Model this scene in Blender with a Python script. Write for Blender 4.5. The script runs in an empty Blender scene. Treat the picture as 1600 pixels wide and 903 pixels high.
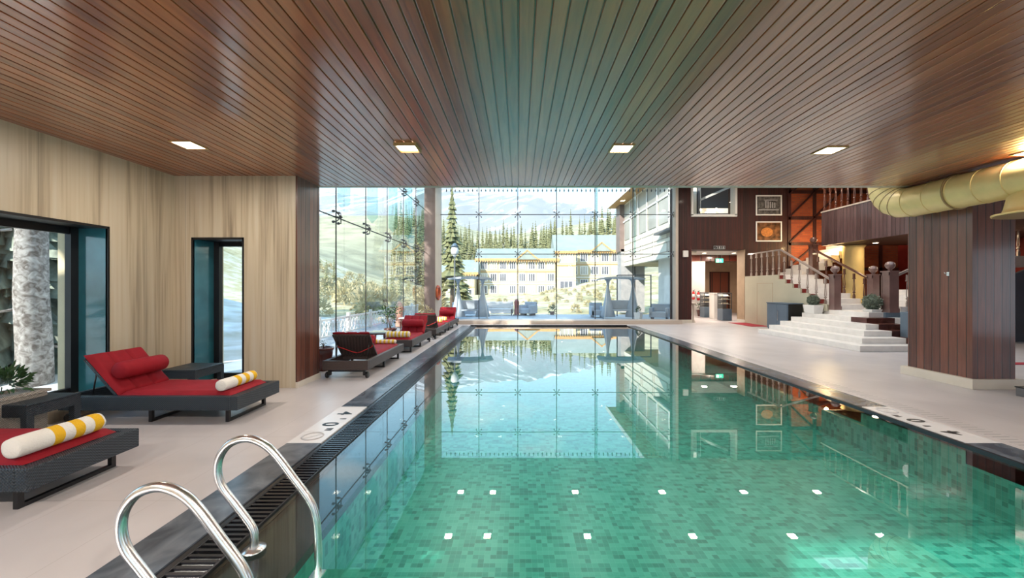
import bpy, math, random
from mathutils import Vector, Matrix, noise
PI = math.pi
R = math.radians
C = bpy.context.scene.collection
scene = bpy.context.scene

# ------------------------------------------------------------------ camera, world, sun, exposure
cam_d = bpy.data.cameras.new('camera')
cam_d.sensor_width = 36.0
cam_d.lens = 36.0 * 600 / 1600
cam_d.shift_x = -10 / 1600
cam_d.shift_y = -1.5 / 1600
cam_d.clip_end = 6000
cam = bpy.data.objects.new('camera', cam_d)
C.objects.link(cam)
cam.location = (0, 0, 1.55)
cam.rotation_euler = (R(90), 0, 0)
scene.camera = cam
scene.view_settings.view_transform = 'Standard'
scene.view_settings.look = 'None'
scene.view_settings.gamma = 1
scene.view_settings.use_curve_mapping = False
scene.view_settings.exposure = 0.42

SKY_STRENGTH = 1.7
SUN_STRENGTH = 6.5
SUN_TRAVEL = Vector((0.50, 0.75, -0.47))
LAMP = 22.0

world = bpy.data.worlds.new('world')
scene.world = world
world.use_nodes = True
wn = world.node_tree
wn.nodes.clear()
o_ = wn.nodes.new('ShaderNodeOutputWorld')
b_ = wn.nodes.new('ShaderNodeBackground')
tc = wn.nodes.new('ShaderNodeTexCoord')
sp = wn.nodes.new('ShaderNodeSeparateXYZ')
rp = wn.nodes.new('ShaderNodeValToRGB')
rp.color_ramp.elements[0].position = 0.0
rp.color_ramp.elements[0].color = (0.62, 0.76, 0.88, 1)
rp.color_ramp.elements[1].position = 0.75
rp.color_ramp.elements[1].color = (0.34, 0.60, 0.92, 1)
e = rp.color_ramp.elements.new(0.14); e.color = (0.62, 0.83, 0.96, 1)
e = rp.color_ramp.elements.new(0.36); e.color = (0.40, 0.70, 0.93, 1)
mp = wn.nodes.new('ShaderNodeMapping'); mp.inputs['Scale'].default_value = (2.2, 2.2, 6.0)
nz = wn.nodes.new('ShaderNodeTexNoise'); nz.inputs['Scale'].default_value = 1.6; nz.inputs['Detail'].default_value = 6
cr = wn.nodes.new('ShaderNodeValToRGB')
cr.color_ramp.elements[0].position = 0.54; cr.color_ramp.elements[0].color = (0, 0, 0, 1)
cr.color_ramp.elements[1].position = 0.74; cr.color_ramp.elements[1].color = (0.8, 0.8, 0.8, 1)
mx = wn.nodes.new('ShaderNodeMixRGB'); mx.inputs[2].default_value = (0.95, 0.97, 1.0, 1)
L = wn.links.new
L(tc.outputs['Generated'], sp.inputs[0]); L(sp.outputs['Z'], rp.inputs[0])
L(tc.outputs['Generated'], mp.inputs[0]); L(mp.outputs[0], nz.inputs[0]); L(nz.outputs['Fac'], cr.inputs[0])
L(cr.outputs[0], mx.inputs[0]); L(rp.outputs[0], mx.inputs[1]); L(mx.outputs[0], b_.inputs[0])
b_.inputs[1].default_value = SKY_STRENGTH
L(b_.outputs[0], o_.inputs[0])

sun_d = bpy.data.lights.new('sun', 'SUN')
sun_d.energy = SUN_STRENGTH
sun_d.angle = R(0.8)
sun_d.color = (1.0, 0.93, 0.82)
sun = bpy.data.objects.new('sun', sun_d)
C.objects.link(sun)
sun.rotation_euler = SUN_TRAVEL.to_track_quat('-Z', 'Y').to_euler()
sun.location = (0, -10, 30)

# ------------------------------------------------------------------ key dimensions (metres)
ZC = 3.29                    # timber ceiling
YE = 6.55                    # where the timber ceiling ends and the atrium starts
ZA = 6.1                     # atrium ceiling
YG = 17.1                    # far glass wall
XW = -5.34                   # left wall
XG = -3.89                   # left glass wall
PL, PR = -1.30, 4.46         # pool basin
PF, PN = 15.8, -1.9          # pool far and near ends
CL0, CL1 = -2.31, -1.97      # left coping
CR1 = 4.82                   # right coping outer edge
YB = -2.5                    # rear wall

# ------------------------------------------------------------------ node material helpers
def new_mat(name):
    m = bpy.data.materials.new(name); m.use_nodes = True
    return m, m.node_tree, m.node_tree.nodes['Principled BSDF']

def pm(name, col, rough=0.5, metal=0.0, coat=0.0, emit=None, es=0.0, bump=0.0, bscale=30, spec=0.5, var=0.0, vscale=3.0, stretch=(1, 1, 1), coat_rough=0.05):
    m, nt, p = new_mat(name)
    p.inputs['Base Color'].default_value = (*col, 1)
    p.inputs['Roughness'].default_value = rough
    p.inputs['Metallic'].default_value = metal
    p.inputs['Coat Weight'].default_value = coat
    p.inputs['Coat Roughness'].default_value = coat_rough
    p.inputs['Specular IOR Level'].default_value = spec
    if emit:
        p.inputs['Emission Color'].default_value = (*emit, 1)
        p.inputs['Emission Strength'].default_value = es
    t = nt.nodes.new('ShaderNodeTexCoord')
    mpn = nt.nodes.new('ShaderNodeMapping'); mpn.inputs['Scale'].default_value = stretch
    nt.links.new(t.outputs['Object'], mpn.inputs[0])
    if var > 0 or True:
        n = nt.nodes.new('ShaderNodeTexNoise'); n.inputs['Scale'].default_value = vscale; n.inputs['Detail'].default_value = 4
        nt.links.new(mpn.outputs[0], n.inputs[0])
        mr = nt.nodes.new('ShaderNodeMapRange')
        mr.inputs[1].default_value = 0.3; mr.inputs[2].default_value = 0.7
        mr.inputs[3].default_value = 1 - max(var, 0.02); mr.inputs[4].default_value = 1 + max(var, 0.02)
        nt.links.new(n.outputs['Fac'], mr.inputs[0])
        mm = nt.nodes.new('ShaderNodeMixRGB'); mm.blend_type = 'MULTIPLY'; mm.inputs[0].default_value = 1
        mm.inputs[1].default_value = (*col, 1)
        nt.links.new(mr.outputs[0], mm.inputs[2]); nt.links.new(mm.outputs[0], p.inputs['Base Color'])
    if bump > 0:
        n2 = nt.nodes.new('ShaderNodeTexNoise'); n2.inputs['Scale'].default_value = bscale; n2.inputs['Detail'].default_value = 3
        nt.links.new(mpn.outputs[0], n2.inputs[0])
        b = nt.nodes.new('ShaderNodeBump'); b.inputs['Strength'].default_value = bump; b.inputs['Distance'].default_value = 0.02
        nt.links.new(n2.outputs['Fac'], b.inputs['Height']); nt.links.new(b.outputs[0], p.inputs['Normal'])
    return m

class NT:
    """tiny helper for math chains"""
    def __init__(s, nt): s.nt = nt
    def m(s, op, a, b=None, c=None):
        n = s.nt.nodes.new('ShaderNodeMath'); n.operation = op
        for i, v in enumerate((a, b, c)):
            if v is None: continue
            if isinstance(v, (int, float)): n.inputs[i].default_value = v
            else: s.nt.links.new(v, n.inputs[i])
        return n.outputs[0]
    def xyz(s, kind='Object'):
        t = s.nt.nodes.new('ShaderNodeTexCoord'); q = s.nt.nodes.new('ShaderNodeSeparateXYZ')
        s.nt.links.new(t.outputs[kind], q.inputs[0])
        return q.outputs
    def comb(s, x=0, y=0, z=0):
        n = s.nt.nodes.new('ShaderNodeCombineXYZ')
        for i, v in enumerate((x, y, z)):
            if isinstance(v, (int, float)): n.inputs[i].default_value = v
            else: s.nt.links.new(v, n.inputs[i])
        return n.outputs[0]
    def noise(s, vec, scale, detail=4, dist=0.0):
        n = s.nt.nodes.new('ShaderNodeTexNoise'); n.inputs['Scale'].default_value = scale
        n.inputs['Detail'].default_value = detail; n.inputs['Distortion'].default_value = dist
        s.nt.links.new(vec, n.inputs[0]); return n.outputs['Fac']
    def white(s, vec):
        n = s.nt.nodes.new('ShaderNodeTexWhiteNoise'); s.nt.links.new(vec, n.inputs[0]); return n.outputs['Value']
    def ramp(s, fac, stops, interp='LINEAR'):
        n = s.nt.nodes.new('ShaderNodeValToRGB'); cr = n.color_ramp; cr.interpolation = interp
        cr.elements[0].position = stops[0][0]; cr.elements[0].color = (*stops[0][1], 1)
        cr.elements[1].position = stops[-1][0]; cr.elements[1].color = (*stops[-1][1], 1)
        for p_, c_ in stops[1:-1]:
            e_ = cr.elements.new(p_); e_.color = (*c_, 1)
        s.nt.links.new(fac, n.inputs[0]); return n.outputs[0]
    def mix(s, f, a, b, mode='MIX'):
        n = s.nt.nodes.new('ShaderNodeMixRGB'); n.blend_type = mode
        for i, v in enumerate((f, a, b)):
            if isinstance(v, (int, float)): n.inputs[i].default_value = v
            elif isinstance(v, tuple): n.inputs[i].default_value = (*v, 1)
            else: s.nt.links.new(v, n.inputs[i])
        return n.outputs[0]
    def bump(s, h, strength=0.5, dist=0.01):
        b = s.nt.nodes.new('ShaderNodeBump'); b.inputs['Strength'].default_value = strength; b.inputs['Distance'].default_value = dist
        s.nt.links.new(h, b.inputs['Height']); return b.outputs[0]

def boards(name, dark, light, width, mode='V', rough=0.35, coat=0.6, gap=0.05, gapcol=(0.01, 0.005, 0.004), coat_rough=0.12, coat_ior=1.5, ior=1.5):
    """varnished boards. V: vertical boards (run along z); Y: run along y"""
    m, nt, p = new_mat(name); h = NT(nt); o = h.xyz()
    if mode == 'V':
        u = h.m('ADD', o[0], o[1]); along = o[2]
    else:
        u = o[0]; along = o[1]
    s = h.m('DIVIDE', u, width)
    fl = h.m('FLOOR', s); fr = h.m('SUBTRACT', s, fl)
    board = h.white(h.comb(fl, 3.7, 1.3))
    off = h.m('MULTIPLY', board, 37.0)
    g = h.noise(h.comb(h.m('ADD', h.m('MULTIPLY', u, 14.0), off), h.m('ADD', h.m('MULTIPLY', along, 0.9), off), 0), 1.5, 6, 0.8)
    t = h.m('ADD', h.m('MULTIPLY', g, 0.75), h.m('MULTIPLY', board, 0.35))
    col = h.ramp(t, [(0.25, dark), (0.85, light)])
    edge = h.m('MINIMUM', fr, h.m('SUBTRACT', 1.0, fr))
    mask = h.m('LESS_THAN', edge, gap)
    col = h.mix(mask, col, gapcol)
    nt.links.new(col, p.inputs['Base Color'])
    hh = h.m('MINIMUM', h.m('DIVIDE', edge, gap * 1.6), 1.0)
    hh = h.m('ADD', hh, h.m('MULTIPLY', g, 0.08))
    nt.links.new(h.bump(hh, 0.6, 0.012), p.inputs['Normal'])
    p.inputs['Roughness'].default_value = rough
    p.inputs['Coat Weight'].default_value = coat
    p.inputs['Coat Roughness'].default_value = coat_rough
    p.inputs['Coat IOR'].default_value = coat_ior
    p.inputs['IOR'].default_value = ior
    return m

def glass_mat(name, tint=(0.97, 0.99, 0.99), ior=1.45):
    m, nt, p = new_mat(name); nt.nodes.remove(p)
    out = nt.nodes['Material Output']
    tr = nt.nodes.new('ShaderNodeBsdfTransparent'); tr.inputs[0].default_value = (*tint, 1)
    gl = nt.nodes.new('ShaderNodeBsdfGlossy'); gl.inputs['Roughness'].default_value = 0.0
    lw = nt.nodes.new('ShaderNodeLayerWeight'); lw.inputs[0].default_value = 0.5; h = NT(nt)
    r0 = ((ior - 1) / (ior + 1)) ** 2
    f = h.m('ADD', h.m('MULTIPLY', h.m('POWER', lw.outputs['Facing'], 5.0), 1 - r0), r0)
    mxs = nt.nodes.new('ShaderNodeMixShader')
    nt.links.new(f, mxs.inputs[0]); nt.links.new(tr.outputs[0], mxs.inputs[1]); nt.links.new(gl.outputs[0], mxs.inputs[2])
    nt.links.new(mxs.outputs[0], out.inputs[0])
    return m

def water_mat():
    m, nt, p = new_mat('pool_water'); nt.nodes.remove(p); h = NT(nt)
    out = nt.nodes['Material Output']
    tr = nt.nodes.new('ShaderNodeBsdfTransparent'); tr.inputs[0].default_value = (0.80, 0.98, 0.95, 1)
    gl = nt.nodes.new('ShaderNodeBsdfGlossy'); gl.inputs['Roughness'].default_value = 0.0
    lw = nt.nodes.new('ShaderNodeLayerWeight'); lw.inputs[0].default_value = 0.5
    f = h.m('MINIMUM', h.m('ADD', h.m('MULTIPLY', h.m('POWER', lw.outputs['Facing'], 4.2), 1.65), 0.02), 1.0)
    t = nt.nodes.new('ShaderNodeTexCoord')
    b = h.bump(h.noise(t.outputs['Object'], 1.3, 2), 0.012, 0.03)
    nt.links.new(b, gl.inputs['Normal'])
    mxs = nt.nodes.new('ShaderNodeMixShader')
    nt.links.new(f, mxs.inputs[0]); nt.links.new(tr.outputs[0], mxs.inputs[1]); nt.links.new(gl.outputs[0], mxs.inputs[2])
    nt.links.new(mxs.outputs[0], out.inputs[0])
    return m

def pool_tile():
    m, nt, p = new_mat('green_mosaic'); h = NT(nt); o = h.xyz()
    S = 1 / 0.046
    xs = h.m('MULTIPLY', h.m('ADD', o[0], h.m('MULTIPLY', o[2], 1.0)), S); ys = h.m('MULTIPLY', h.m('ADD', o[1], h.m('MULTIPLY', o[2], 0.0)), S)
    cx, cy = h.m('FLOOR', xs), h.m('FLOOR', ys)
    small = h.white(h.comb(cx, cy, 0.5))
    # some tiles are double, laid as in a mixed mosaic
    bx, by = h.m('FLOOR', h.m('MULTIPLY', xs, 0.5)), h.m('FLOOR', ys)
    big = h.white(h.comb(bx, by, 7.5))
    sel = h.m('GREATER_THAN', h.white(h.comb(bx, by, 2.5)), 0.5)
    v = h.mix(sel, small, big)
    col = h.ramp(v, [(0.0, (0.015, 0.19, 0.155)), (0.22, (0.028, 0.27, 0.215)), (0.55, (0.045, 0.35, 0.28)), (1.0, (0.085, 0.42, 0.345))])
    fx = h.m('FRACT', xs); fy = h.m('FRACT', ys)
    ed = h.m('MINIMUM', fx, fy)
    col = h.mix(h.m('MULTIPLY', h.m('LESS_THAN', ed, 0.08), 0.35), col, (0.15, 0.5, 0.42))
    nt.links.new(col, p.inputs['Base Color'])
    p.inputs['Roughness'].default_value = 0.3
    return m

def floor_mat():
    m, nt, p = new_mat('pale_floor_tile'); h = NT(nt); o = h.xyz()
    w, l = 1.2, 0.6
    fx = h.m('FRACT', h.m('DIVIDE', h.m('ADD', o[0], 20.03), l)); fy = h.m('FRACT', h.m('DIVIDE', h.m('ADD', o[1], 20.0), w))
    ex = h.m('MULTIPLY', h.m('MINIMUM', fx, h.m('SUBTRACT', 1.0, fx)), l)
    ey = h.m('MULTIPLY', h.m('MINIMUM', fy, h.m('SUBTRACT', 1.0, fy)), w)
    g = h.m('LESS_THAN', h.m('MINIMUM', ex, ey), 0.0025)
    t = nt.nodes.new('ShaderNodeTexCoord')
    n = h.noise(t.outputs['Object'], 1.2, 6, 0.5)
    col = h.ramp(n, [(0.3, (0.50, 0.465, 0.475)), (0.7, (0.60, 0.56, 0.57))])
    col = h.mix(h.m('MULTIPLY', g, 0.45), col, (0.33, 0.29, 0.28))
    nt.links.new(col, p.inputs['Base Color'])
    p.inputs['Roughness'].default_value = 0.33
    p.inputs['Specular IOR Level'].default_value = 0.45
    return m

def travertine():
    m, nt, p = new_mat('veined_beige_panel'); h = NT(nt); o = h.xyz()
    u = h.m('ADD', o[0], o[1])
    v1 = h.noise(h.comb(h.m('MULTIPLY', u, 5.0), h.m('MULTIPLY', o[2], 0.18), 0), 1.3, 8, 0.6)
    v2 = h.noise(h.comb(h.m('MULTIPLY', u, 22.0), h.m('MULTIPLY', o[2], 0.5), 4.0), 1.3, 5, 0.3)
    t = h.m('ADD', h.m('MULTIPLY', v1, 0.7), h.m('MULTIPLY', v2, 0.3))
    col = h.ramp(t, [(0.34, (0.25, 0.20, 0.145)), (0.43, (0.43, 0.35, 0.25)), (0.52, (0.56, 0.47, 0.34)), (0.64, (0.60, 0.53, 0.42))])
    s = h.m('DIVIDE', h.m('ADD', u, 0.45), 0.62); fr = h.m('FRACT', s)
    g = h.m('LESS_THAN', h.m('MINIMUM', fr, h.m('SUBTRACT', 1.0, fr)), 0.006)
    col = h.mix(h.m('MULTIPLY', g, 0.6), col, (0.2, 0.17, 0.13))
    nt.links.new(col, p.inputs['Base Color'])
    p.inputs['Roughness'].default_value = 0.38
    return m

def wicker(name, c0, c1):
    m, nt, p = new_mat(name); h = NT(nt); o = h.xyz()
    k = 2 * PI / 0.022
    u = h.m('ADD', o[0], o[1])
    a = h.m('SINE', h.m('MULTIPLY', u, k)); b = h.m('SINE', h.m('MULTIPLY', h.m('ADD', o[2], h.m('MULTIPLY', o[1], 0.6)), k))
    w = h.m('MULTIPLY', a, b)
    t = h.m('ADD', h.m('MULTIPLY', w, 0.5), 0.5)
    col = h.ramp(t, [(0.1, c0), (0.8, c1)])
    nt.links.new(col, p.inputs['Base Color'])
    nt.links.new(h.bump(t, 0.9, 0.006), p.inputs['Normal'])
    p.inputs['Roughness'].default_value = 0.35
    return m

def stripes(name, axis, width, offset, c0, c1, start=-9.0):
    m, nt, p = new_mat(name); h = NT(nt); o = h.xyz()
    f = h.m('FRACT', h.m('DIVIDE', h.m('ADD', o[axis], offset), width))
    sel = h.m('MULTIPLY', h.m('GREATER_THAN', f, 0.5), h.m('GREATER_THAN', o[axis], start))
    nt.links.new(h.mix(sel, c0, c1), p.inputs['Base Color'])
    t = nt.nodes.new('ShaderNodeTexCoord')
    nt.links.new(h.bump(h.noise(t.outputs['Object'], 90, 3), 0.6, 0.01), p.inputs['Normal'])
    p.inputs['Roughness'].default_value = 0.95
    return m

def brick_mat():
    m, nt, p = new_mat('red_brick')
    t = nt.nodes.new('ShaderNodeTexCoord'); mpn = nt.nodes.new('ShaderNodeMapping'); mpn.inputs['Rotation'].default_value = (R(90), 0, 0)
    b = nt.nodes.new('ShaderNodeTexBrick'); b.inputs['Scale'].default_value = 1
    b.inputs['Brick Width'].default_value = 0.24; b.inputs['Row Height'].default_value = 0.085; b.inputs['Mortar Size'].default_value = 0.008
    b.inputs['Color1'].default_value = (0.30, 0.06, 0.015, 1); b.inputs['Color2'].default_value = (0.22, 0.035, 0.012, 1)
    b.inputs['Mortar'].default_value = (0.16, 0.06, 0.03, 1)
    nt.links.new(t.outputs['Object'], mpn.inputs[0]); nt.links.new(mpn.outputs[0], b.inputs[0]); nt.links.new(b.outputs[0], p.inputs['Base Color'])
    p.inputs['Roughness'].default_value = 0.8
    return m

def stone_mat(name, c0, c1, rough=0.35, scale=2.5):
    m, nt, p = new_mat(name); h = NT(nt)
    t = nt.nodes.new('ShaderNodeTexCoord')
    n = h.noise(t.outputs['Object'], scale, 8, 1.2)
    nt.links.new(h.ramp(n, [(0.35, c0), (0.7, c1)]), p.inputs['Base Color'])
    p.inputs['Roughness'].default_value = rough
    return m

def snow_rock(name):
    m, nt, p = new_mat(name); h = NT(nt); o = h.xyz()
    # slanting snow gullies between grey rock and forest ribs
    v = h.comb(h.m('MULTIPLY', h.m('SUBTRACT', o[0], h.m('MULTIPLY', o[2], 0.9)), 0.007), h.m('MULTIPLY', o[2], 0.003), h.m('MULTIPLY', o[1], 0.001))
    n = h.noise(v, 2.2, 7, 0.6)
    n = h.m('ADD', n, h.m('MULTIPLY', h.m('SUBTRACT', o[2], 600.0), 0.00034))
    col = h.ramp(n, [(0.44, (0.30, 0.30, 0.31)), (0.52, (0.38, 0.38, 0.39)), (0.57, (0.85, 0.86, 0.88))])  # pale greys: aerial haze put into the rock colour
    nt.links.new(col, p.inputs['Base Color']); p.inputs['Roughness'].default_value = 0.9
    return m

def ground_mat(name):
    m, nt, p = new_mat(name); h = NT(nt)
    t = nt.nodes.new('ShaderNodeTexCoord')
    n = h.noise(t.outputs['Object'], 0.16, 9, 0.7); n2 = h.noise(t.outputs['Object'], 1.1, 6, 0.4)
    tt = h.m('ADD', h.m('MULTIPLY', n, 0.6), h.m('MULTIPLY', n2, 0.4))
    col = h.ramp(tt, [(0.36, (0.22, 0.19, 0.09)), (0.46, (0.42, 0.36, 0.19)), (0.54, (0.50, 0.44, 0.28)), (0.62, (0.62, 0.58, 0.47))])
    nt.links.new(col, p.inputs['Base Color']); p.inputs['Roughness'].default_value = 0.95
    return m

M = {}
def frosted():
    m, nt, p = new_mat('frosted_skylight_glass'); nt.nodes.remove(p)
    tl = nt.nodes.new('ShaderNodeBsdfTranslucent'); tl.inputs[0].default_value = (0.92, 0.94, 0.95, 1)
    n = nt.nodes.new('ShaderNodeTexNoise'); n.inputs['Scale'].default_value = 40
    b = nt.nodes.new('ShaderNodeBump'); b.inputs['Strength'].default_value = 0.1
    nt.links.new(n.outputs['Fac'], b.inputs['Height']); nt.links.new(b.outputs[0], tl.inputs['Normal'])
    nt.links.new(tl.outputs[0], nt.nodes['Material Output'].inputs[0]); return m
M['frosted'] = frosted()
M['ceiling'] = boards('varnished_ceiling_boards', (0.17, 0.030, 0.006), (0.50, 0.125, 0.030), 0.105, 'Y', rough=0.40, coat=1.0, gap=0.02, gapcol=(0.02, 0.008, 0.005), coat_rough=0.17, coat_ior=2.1, ior=1.5)
M['darkwood'] = boards('dark_red_timber_boards', (0.018, 0.003, 0.002), (0.062, 0.008, 0.005), 0.11, 'V', rough=0.6, coat=0.03)
M['columnwood'] = boards('brown_timber_boards', (0.055, 0.016, 0.010), (0.20, 0.068, 0.040), 0.125, 'V', rough=0.38, coat=0.45, gap=0.045)
M['fasciawood'] = boards('balcony_timber_boards', (0.06, 0.03, 0.03), (0.15, 0.085, 0.085), 0.14, 'V', rough=0.35, coat=0.7)
M['railwood'] = pm('polished_brown_wood', (0.12, 0.045, 0.03), 0.3, coat=0.7, var=0.3, vscale=8)
M['newelwood'] = pm('mauve_brown_polished_wood', (0.19, 0.11, 0.10), 0.3, coat=0.8, var=0.15)
M['palewood'] = pm('pale_lacquered_wood', (0.34, 0.27, 0.24), 0.35, coat=0.5, var=0.15)
M['travertine'] = travertine()
M['floor'] = floor_mat()
M['pooltile'] = pool_tile()
M['water'] = water_mat()
M['coping'] = stone_mat('dark_slate', (0.045, 0.058, 0.08), (0.17, 0.195, 0.235), 0.22, 3.0)
M['black'] = pm('black_stone', (0.010, 0.010, 0.013), 0.25, var=0.3)
M['blackmetal'] = pm('black_metal', (0.006, 0.006, 0.009), 0.4)
M['whitetile'] = pm('white_ceramic', (0.75, 0.74, 0.76), 0.25, var=0.03)
M['ink'] = pm('black_ink', (0.01, 0.01, 0.01), 0.4)
M['greyink'] = pm('grey_ink', (0.45, 0.44, 0.46), 0.4)
M['glass'] = glass_mat('clear_glass')
M['glassfin'] = glass_mat('greenish_glass', (0.80, 0.92, 0.92), 1.5)
M['steel'] = pm('brushed_steel', (0.78, 0.78, 0.80), 0.27, metal=1.0, var=0.05, vscale=20)
M['teal'] = pm('polished_panel_teal_reflection', (0.03, 0.16, 0.21), 0.18, metal=0.0, coat=1.0, var=0.35, vscale=1.6)  # dark polished panel, teal of the outdoor reflection put into its base colour
M['cream'] = pm('cream_render', (0.72, 0.62, 0.42), 0.8, var=0.05)
M['white'] = pm('white_paint', (0.78, 0.76, 0.74), 0.5, var=0.02)
M['plinth'] = pm('cream_skirting', (0.66, 0.60, 0.52), 0.35, var=0.05)
M['marble'] = pm('pale_marble', (0.82, 0.78, 0.75), 0.3, var=0.06, vscale=5)
M['brownstep'] = stone_mat('brown_granite', (0.06, 0.02, 0.015), (0.14, 0.05, 0.04), 0.25)
M['redstep'] = pm('red_tile', (0.18, 0.015, 0.012), 0.4, var=0.15)
M['stairwall'] = pm('greenish_beige_plaster', (0.50, 0.47, 0.36), 0.6, var=0.06, vscale=1.2)
M['lobbywall'] = stone_mat('pale_lobby_panel', (0.60, 0.58, 0.56), (0.74, 0.72, 0.70), 0.5, 0.8)
M['lobbytan'] = pm('tan_wall', (0.42, 0.30, 0.20), 0.6, var=0.08)
M['doorwood'] = boards('mahogany_door', (0.10, 0.018, 0.010), (0.18, 0.04, 0.02), 0.5, 'V')
M['bluegrey'] = pm('blue_grey_laminate', (0.11, 0.155, 0.21), 0.4, var=0.06)
M['plaster'] = pm('atrium_plaster', (0.46, 0.44, 0.42), 0.7, var=0.05)
M['pier'] = stone_mat('mauve_stone', (0.20, 0.145, 0.13), (0.27, 0.20, 0.18), 0.45, 1.0)
M['piercream'] = pm('beige_stone', (0.50, 0.42, 0.36), 0.45, var=0.05)
M['wicker'] = wicker('dark_blue_black_wicker', (0.004, 0.007, 0.011), (0.036, 0.052, 0.072))
M['wickerbrown'] = wicker('dark_brown_wicker', (0.010, 0.006, 0.006), (0.085, 0.055, 0.05))
M['redfabric'] = pm('red_fabric', (0.29, 0.008, 0.018), 0.75, bump=0.25, bscale=14, var=0.12, vscale=6, spec=0.3)
M['redstrap'] = pm('red_webbing', (0.5, 0.02, 0.02), 0.7)
M['towelY'] = stripes('yellow_white_towel', 1, 0.137, 0.1475, (0.80, 0.78, 0.74), (0.80, 0.46, 0.015), -0.1)
M['towelP'] = stripes('yellow_pink_towel', 1, 0.09, 0.02, (0.85, 0.72, 0.66), (0.85, 0.55, 0.05))
M['duct'] = pm('pale_gold_duct_foil', (0.84, 0.64, 0.29), 0.38, metal=0.1, bump=0.15, bscale=9, var=0.08, vscale=4)
M['ductseam'] = pm('brown_duct_seam', (0.30, 0.19, 0.08), 0.5)
M['brick'] = brick_mat()
M['lamp'] = pm('lamp_diffuser', (1, 0.9, 0.75), 0.5, emit=(1.0, 0.84, 0.58), es=9.0)
M['lampframe'] = pm('gold_brown_lamp_frame', (0.45, 0.26, 0.10), 0.4)
M['warmwall'] = pm('yellow_plaster', (0.80, 0.62, 0.28), 0.6, var=0.05)
M['clay'] = pm('brown_glazed_clay', (0.10, 0.03, 0.025), 0.25, coat=0.5, var=0.2)
M['leaf'] = pm('green_leaf', (0.035, 0.09, 0.03), 0.45, var=0.4, vscale=20)
M['greyleaf'] = pm('grey_green_leaf', (0.17, 0.21, 0.16), 0.6, var=0.3, vscale=20)
M['dryleaf'] = pm('dry_leaf', (0.45, 0.38, 0.22), 0.7, var=0.3, vscale=20)
M['bark'] = pm('brown_bark', (0.16, 0.11, 0.08), 0.9, bump=0.6, bscale=12, var=0.3)
M['palebark'] = stone_mat('pale_flaky_bark', (0.12, 0.10, 0.09), (0.46, 0.44, 0.42), 0.95, 9.0)
M['needle'] = pm('conifer_needles', (0.19, 0.19, 0.085), 0.8, var=0.4, vscale=1.2)
M['needleblue'] = pm('frosted_needles', (0.25, 0.29, 0.24), 0.8, var=0.5, vscale=3)
M['shrub'] = pm('dry_shrub', (0.46, 0.40, 0.24), 0.9, var=0.4, vscale=1.0)
M['terrace'] = pm('blue_grey_terrace_tile', (0.42, 0.47, 0.52), 0.5, var=0.08)
M['ground'] = ground_mat('dry_grass_and_snow')
M['forestfloor'] = pm('olive_forest_floor', (0.37, 0.34, 0.22), 0.95, var=0.3, vscale=0.1)
M['snowground'] = stone_mat('snow_and_dry_grass', (0.50, 0.44, 0.33), (0.86, 0.86, 0.86), 0.9, 0.5)
M['mountain'] = snow_rock('snow_streaked_rock')
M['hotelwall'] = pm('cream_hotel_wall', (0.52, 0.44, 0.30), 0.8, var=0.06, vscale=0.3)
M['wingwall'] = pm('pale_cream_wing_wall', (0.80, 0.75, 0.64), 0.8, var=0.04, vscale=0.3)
M['hotelroof'] = pm('pale_green_grey_roof', (0.27, 0.31, 0.29), 0.95, var=0.08, vscale=0.5)
M['hoteltrim'] = pm('orange_timber_trim', (0.52, 0.30, 0.13), 0.7, var=0.1)
M['hotelglass'] = pm('dark_window_glass', (0.12, 0.12, 0.14), 0.15, var=0.3, vscale=0.4)
M['curtain'] = pm('white_curtain_window', (0.40, 0.38, 0.34), 0.4, var=0.2, vscale=0.5)
M['stonegrey'] = stone_mat('grey_stone', (0.30, 0.30, 0.31), (0.42, 0.40, 0.40), 0.8, 1.5)
M['fabricgrey'] = pm('pale_grey_canvas', (0.44, 0.50, 0.57), 0.8, var=0.05)
M['whitemetal'] = pm('white_metal', (0.80, 0.80, 0.80), 0.4)
M['greymetal'] = pm('dark_grey_metal', (0.12, 0.12, 0.13), 0.4)
M['maroon'] = pm('maroon_cover', (0.36, 0.12, 0.11), 0.7, var=0.1)
M['peach'] = pm('peach_cover', (0.62, 0.36, 0.27), 0.7, var=0.1)
M['orangering'] = pm('orange_ring', (0.50, 0.10, 0.03), 0.5)
M['exitgreen'] = pm('exit_green', (0.02, 0.45, 0.28), 0.5, emit=(0.05, 0.75, 0.5), es=0.7)
M['exitwhite'] = pm('exit_white', (0.9, 0.95, 0.9), 0.5, emit=(0.9, 1, 0.95), es=0.8)
M['extred'] = pm('extinguisher_red', (0.5, 0.01, 0.012), 0.3, coat=0.5)
M['pastry'] = pm('pale_pastry', (0.75, 0.62, 0.45), 0.7, var=0.3, vscale=30)
M['photo1'] = pm('grey_photo_print', (0.10, 0.09, 0.085), 0.3, var=0.95, vscale=9)
M['photo2'] = pm('brown_photo_print', (0.16, 0.07, 0.03), 0.3, var=0.95, vscale=5)
M['orangefood'] = pm('orange_print', (0.55, 0.20, 0.05), 0.4, var=0.3, vscale=15)
M['mat_red'] = pm('red_carpet', (0.36, 0.02, 0.04), 0.9, var=0.1)
M['soil'] = pm('soil', (0.05, 0.03, 0.02), 1.0)
M['rattan'] = wicker('pale_grey_rattan', (0.30, 0.27, 0.24), (0.52, 0.48, 0.43))
M['tabletop'] = pm('pale_glass_top', (0.40, 0.50, 0.52), 0.08, coat=0.5)

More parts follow.
